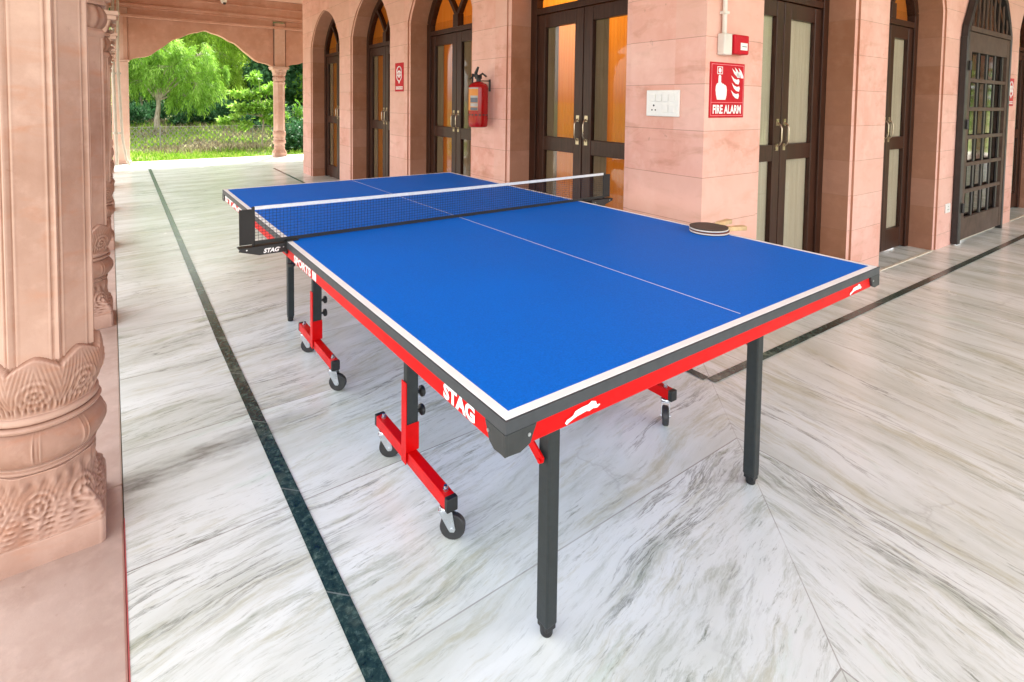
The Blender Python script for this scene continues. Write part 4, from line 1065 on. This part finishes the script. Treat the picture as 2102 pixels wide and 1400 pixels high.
# garden trees on the side behind the viewer, seen only as reflections in the gate glass
for (x, y) in ((12.5, -5.0), (17.0, -6.0), (22, -4.8)):
    tree('bushy_tree', {12.5: 'nearest', 17.0: 'middle', 22: 'farthest'}[x]+' of the three garden trees across the lawn before the front arcade', (x, y, -.32), 5, [(0, 0, 2.2, 1.8, 1.5, 1.3), (1.0, .4, 3.8, 1.4, 1.2, 1.0), (-1.2, 0, 3.5, 1.3, 1.2, 1.0)], 5000, (.26, .14), 'leaf_mid', .14, 0, 'garden trees in front', 1.6)
def shrub(label, x, y, rx, rz, mat, n, leaf, cat='shrub'):
    t = thing('shrub', label, cat, (x, y, G(x, y)), 'shrubs beyond the plinth')
    k = 26; c = rng.uniform(-1, 1, (k, 3))*np.array([rx, .45, .35*rz])+np.array([0, 0, rz*.45]); idx = rng.integers(0, k, n)
    P = c[idx]+rng.normal(size=(n, 3))*.14; P[:, 2] = np.abs(P[:, 2]); D = unit(rng.normal(size=(n, 3))+np.array([0, 0, .6]))
    leaf_mesh('foliage', P, D, leaf[0]*rng.uniform(.6, 1.3, n), leaf[1]*rng.uniform(.7, 1.2, n), rng.uniform(0, 1, n)*.5+rng.uniform(0, 1, k)[idx]*.5, mat, t)
    b = MB()
    for q in range(7): a = random.random()*6.3; b.tube([(0, 0, 0), (.15*math.cos(a), .1*math.sin(a), rz*.4), (rx*.5*math.cos(a), .3*math.sin(a), rz*.8)], [.012, .008, .004], 5)
    b.build('stem', 'bark', t)
shrub('leafy green shrub right of the far column', 4.5, 16.2, .9, .9, 'leaf_dark', 5000, (.11, .06))
shrub('tall bright shrub against the fence at the right', 5.5, 17.6, .9, 1.5, 'leaf_mid', 6000, (.12, .06))
shrub('low dark shrub under the feathery tree, left', -.9, 22.6, 1.4, .9, 'leaf_dark', 5000, (.13, .07))
for k_, (x_, y_, w_) in enumerate(((-2.2, 26.5, 'far left'), (.6, 25.6, 'left of the tall feathery trunk'), (3.6, 27.2, 'right of the tall feathery trunk'), (7.2, 27.0, 'far right'))):
    shrub('broad dark thicket filling the gap under the trees, '+w_, x_, y_, 1.9, 2.6, 'leaf_dark', 9000, (.17, .09))
shrub('low dark shrub behind the fence, centre', 2.6, 23.2, 1.5, .9, 'leaf_dark', 5000, (.13, .07))
shrub('low dark shrub behind the fence, right', 4.9, 21.6, 1.2, .8, 'leaf_dark', 4000, (.13, .07))
nw = 60000; Pw = np.stack([rng.uniform(-14, 26, nw), rng.uniform(36, 41, nw), rng.uniform(0, 1, nw)], 1)
Pw[:, 2] = .4+Pw[:, 2]*(6.5+1.6*np.sin(Pw[:, 0]*1.1)+.8*np.sin(Pw[:, 0]*2.9+1))
tw = np.clip(.5+.35*np.sin(Pw[:, 0]*2.3+Pw[:, 2]*1.7)+rng.normal(size=nw)*.2, 0, 1)
fw = leaf_mesh('far_wood', Pw, unit(rng.normal(size=(nw, 3))), .42*rng.uniform(.6, 1.3, nw), .26*rng.uniform(.7, 1.2, nw), tw, 'leaf_dark'); fw['kind'] = 'stuff'
# grass and dry undergrowth
def sward(name, xr, yr, n, L, Wd, mat, dens=None, tone=(0, 1)):
    P = np.stack([rng.uniform(*xr, n), rng.uniform(*yr, n), np.zeros(n)], 1)
    if dens is not None:
        keep = np.array([rng.uniform() < dens(p[0], p[1]) for p in P]); P = P[keep]; n = len(P)
    P[:, 2] = [G(p[0], p[1]) for p in P]
    D = unit(rng.normal(size=(n, 3))*np.array([.5, .5, .15])+np.array([0, 0, 1.0]))
    o = leaf_mesh(name, P, D, L*rng.uniform(.4, 1.3, n), Wd*rng.uniform(.7, 1.3, n), rng.uniform(tone[0], tone[1], n), mat); o['kind'] = 'stuff'; return o
g1 = sward('grass', (-5, 9), (12.5, 17.6), 52000, .13, .022, 'grassblade', lambda x, y: .25+.75*(math.sin(x*1.9+1.2)*math.sin(y*1.1)+math.cos(x*.8-.6) > .1))
g2 = sward('undergrowth', (-4, 9), (16.6, 25), 20000, .22, .03, 'dry', lambda x, y: .2+.8*(math.sin(x*1.3+2)*math.cos(y*.9)+math.sin(x*.7)*.4 > -.2))
g2b = sward('grass', (-4, 9), (18.6, 24), 22000, .24, .035, 'grassblade', lambda x, y: .15+.85*(math.sin(x*2.3+.5)*math.cos(y*1.7)+math.sin(x*.9+y)*.5 > .15))
# chain link fence
fn = thing('chain_link_fence', 'low grey chain link fence across the garden before the trees', 'fence', (0, 18.4, -.32))
b = MB(); fx0, fx1, h = -4.5, 9.0, .72; sp = .115; w = .009
def wire(p, q):
    (x0_, z0_), (x1_, z1_) = p, q; d = Vector((x1_-x0_, z1_-z0_)).normalized(); nn = Vector((-d.y, d.x))*w
    b.add([(x0_-nn.x, 0, z0_-nn.y), (x1_-nn.x, 0, z1_-nn.y), (x1_+nn.x, 0, z1_+nn.y), (x0_+nn.x, 0, z0_+nn.y)], [(0, 1, 2, 3)])
x = fx0
while x < fx1-h: wire((x, 0), (x+h, h)); wire((x+h, 0), (x, h)); x += sp*1.41
M['wire'] = plain('dull_galvanised_wire', (.20, .20, .18), .6, 0, .2)
b.build('chain_link', 'wire', fn, fixn=False)
for i in range(6):
    b = MB(); b.cyl((fx0+i*2.6, .02, -.05), (fx0+i*2.6, .02, h+.03), .018, 8); b.build('post', 'wire', fn)
b = MB(); b.cyl((fx0, .01, h), (fx1, .01, h), .004, 6); b.build('top_wire', 'wire', fn)
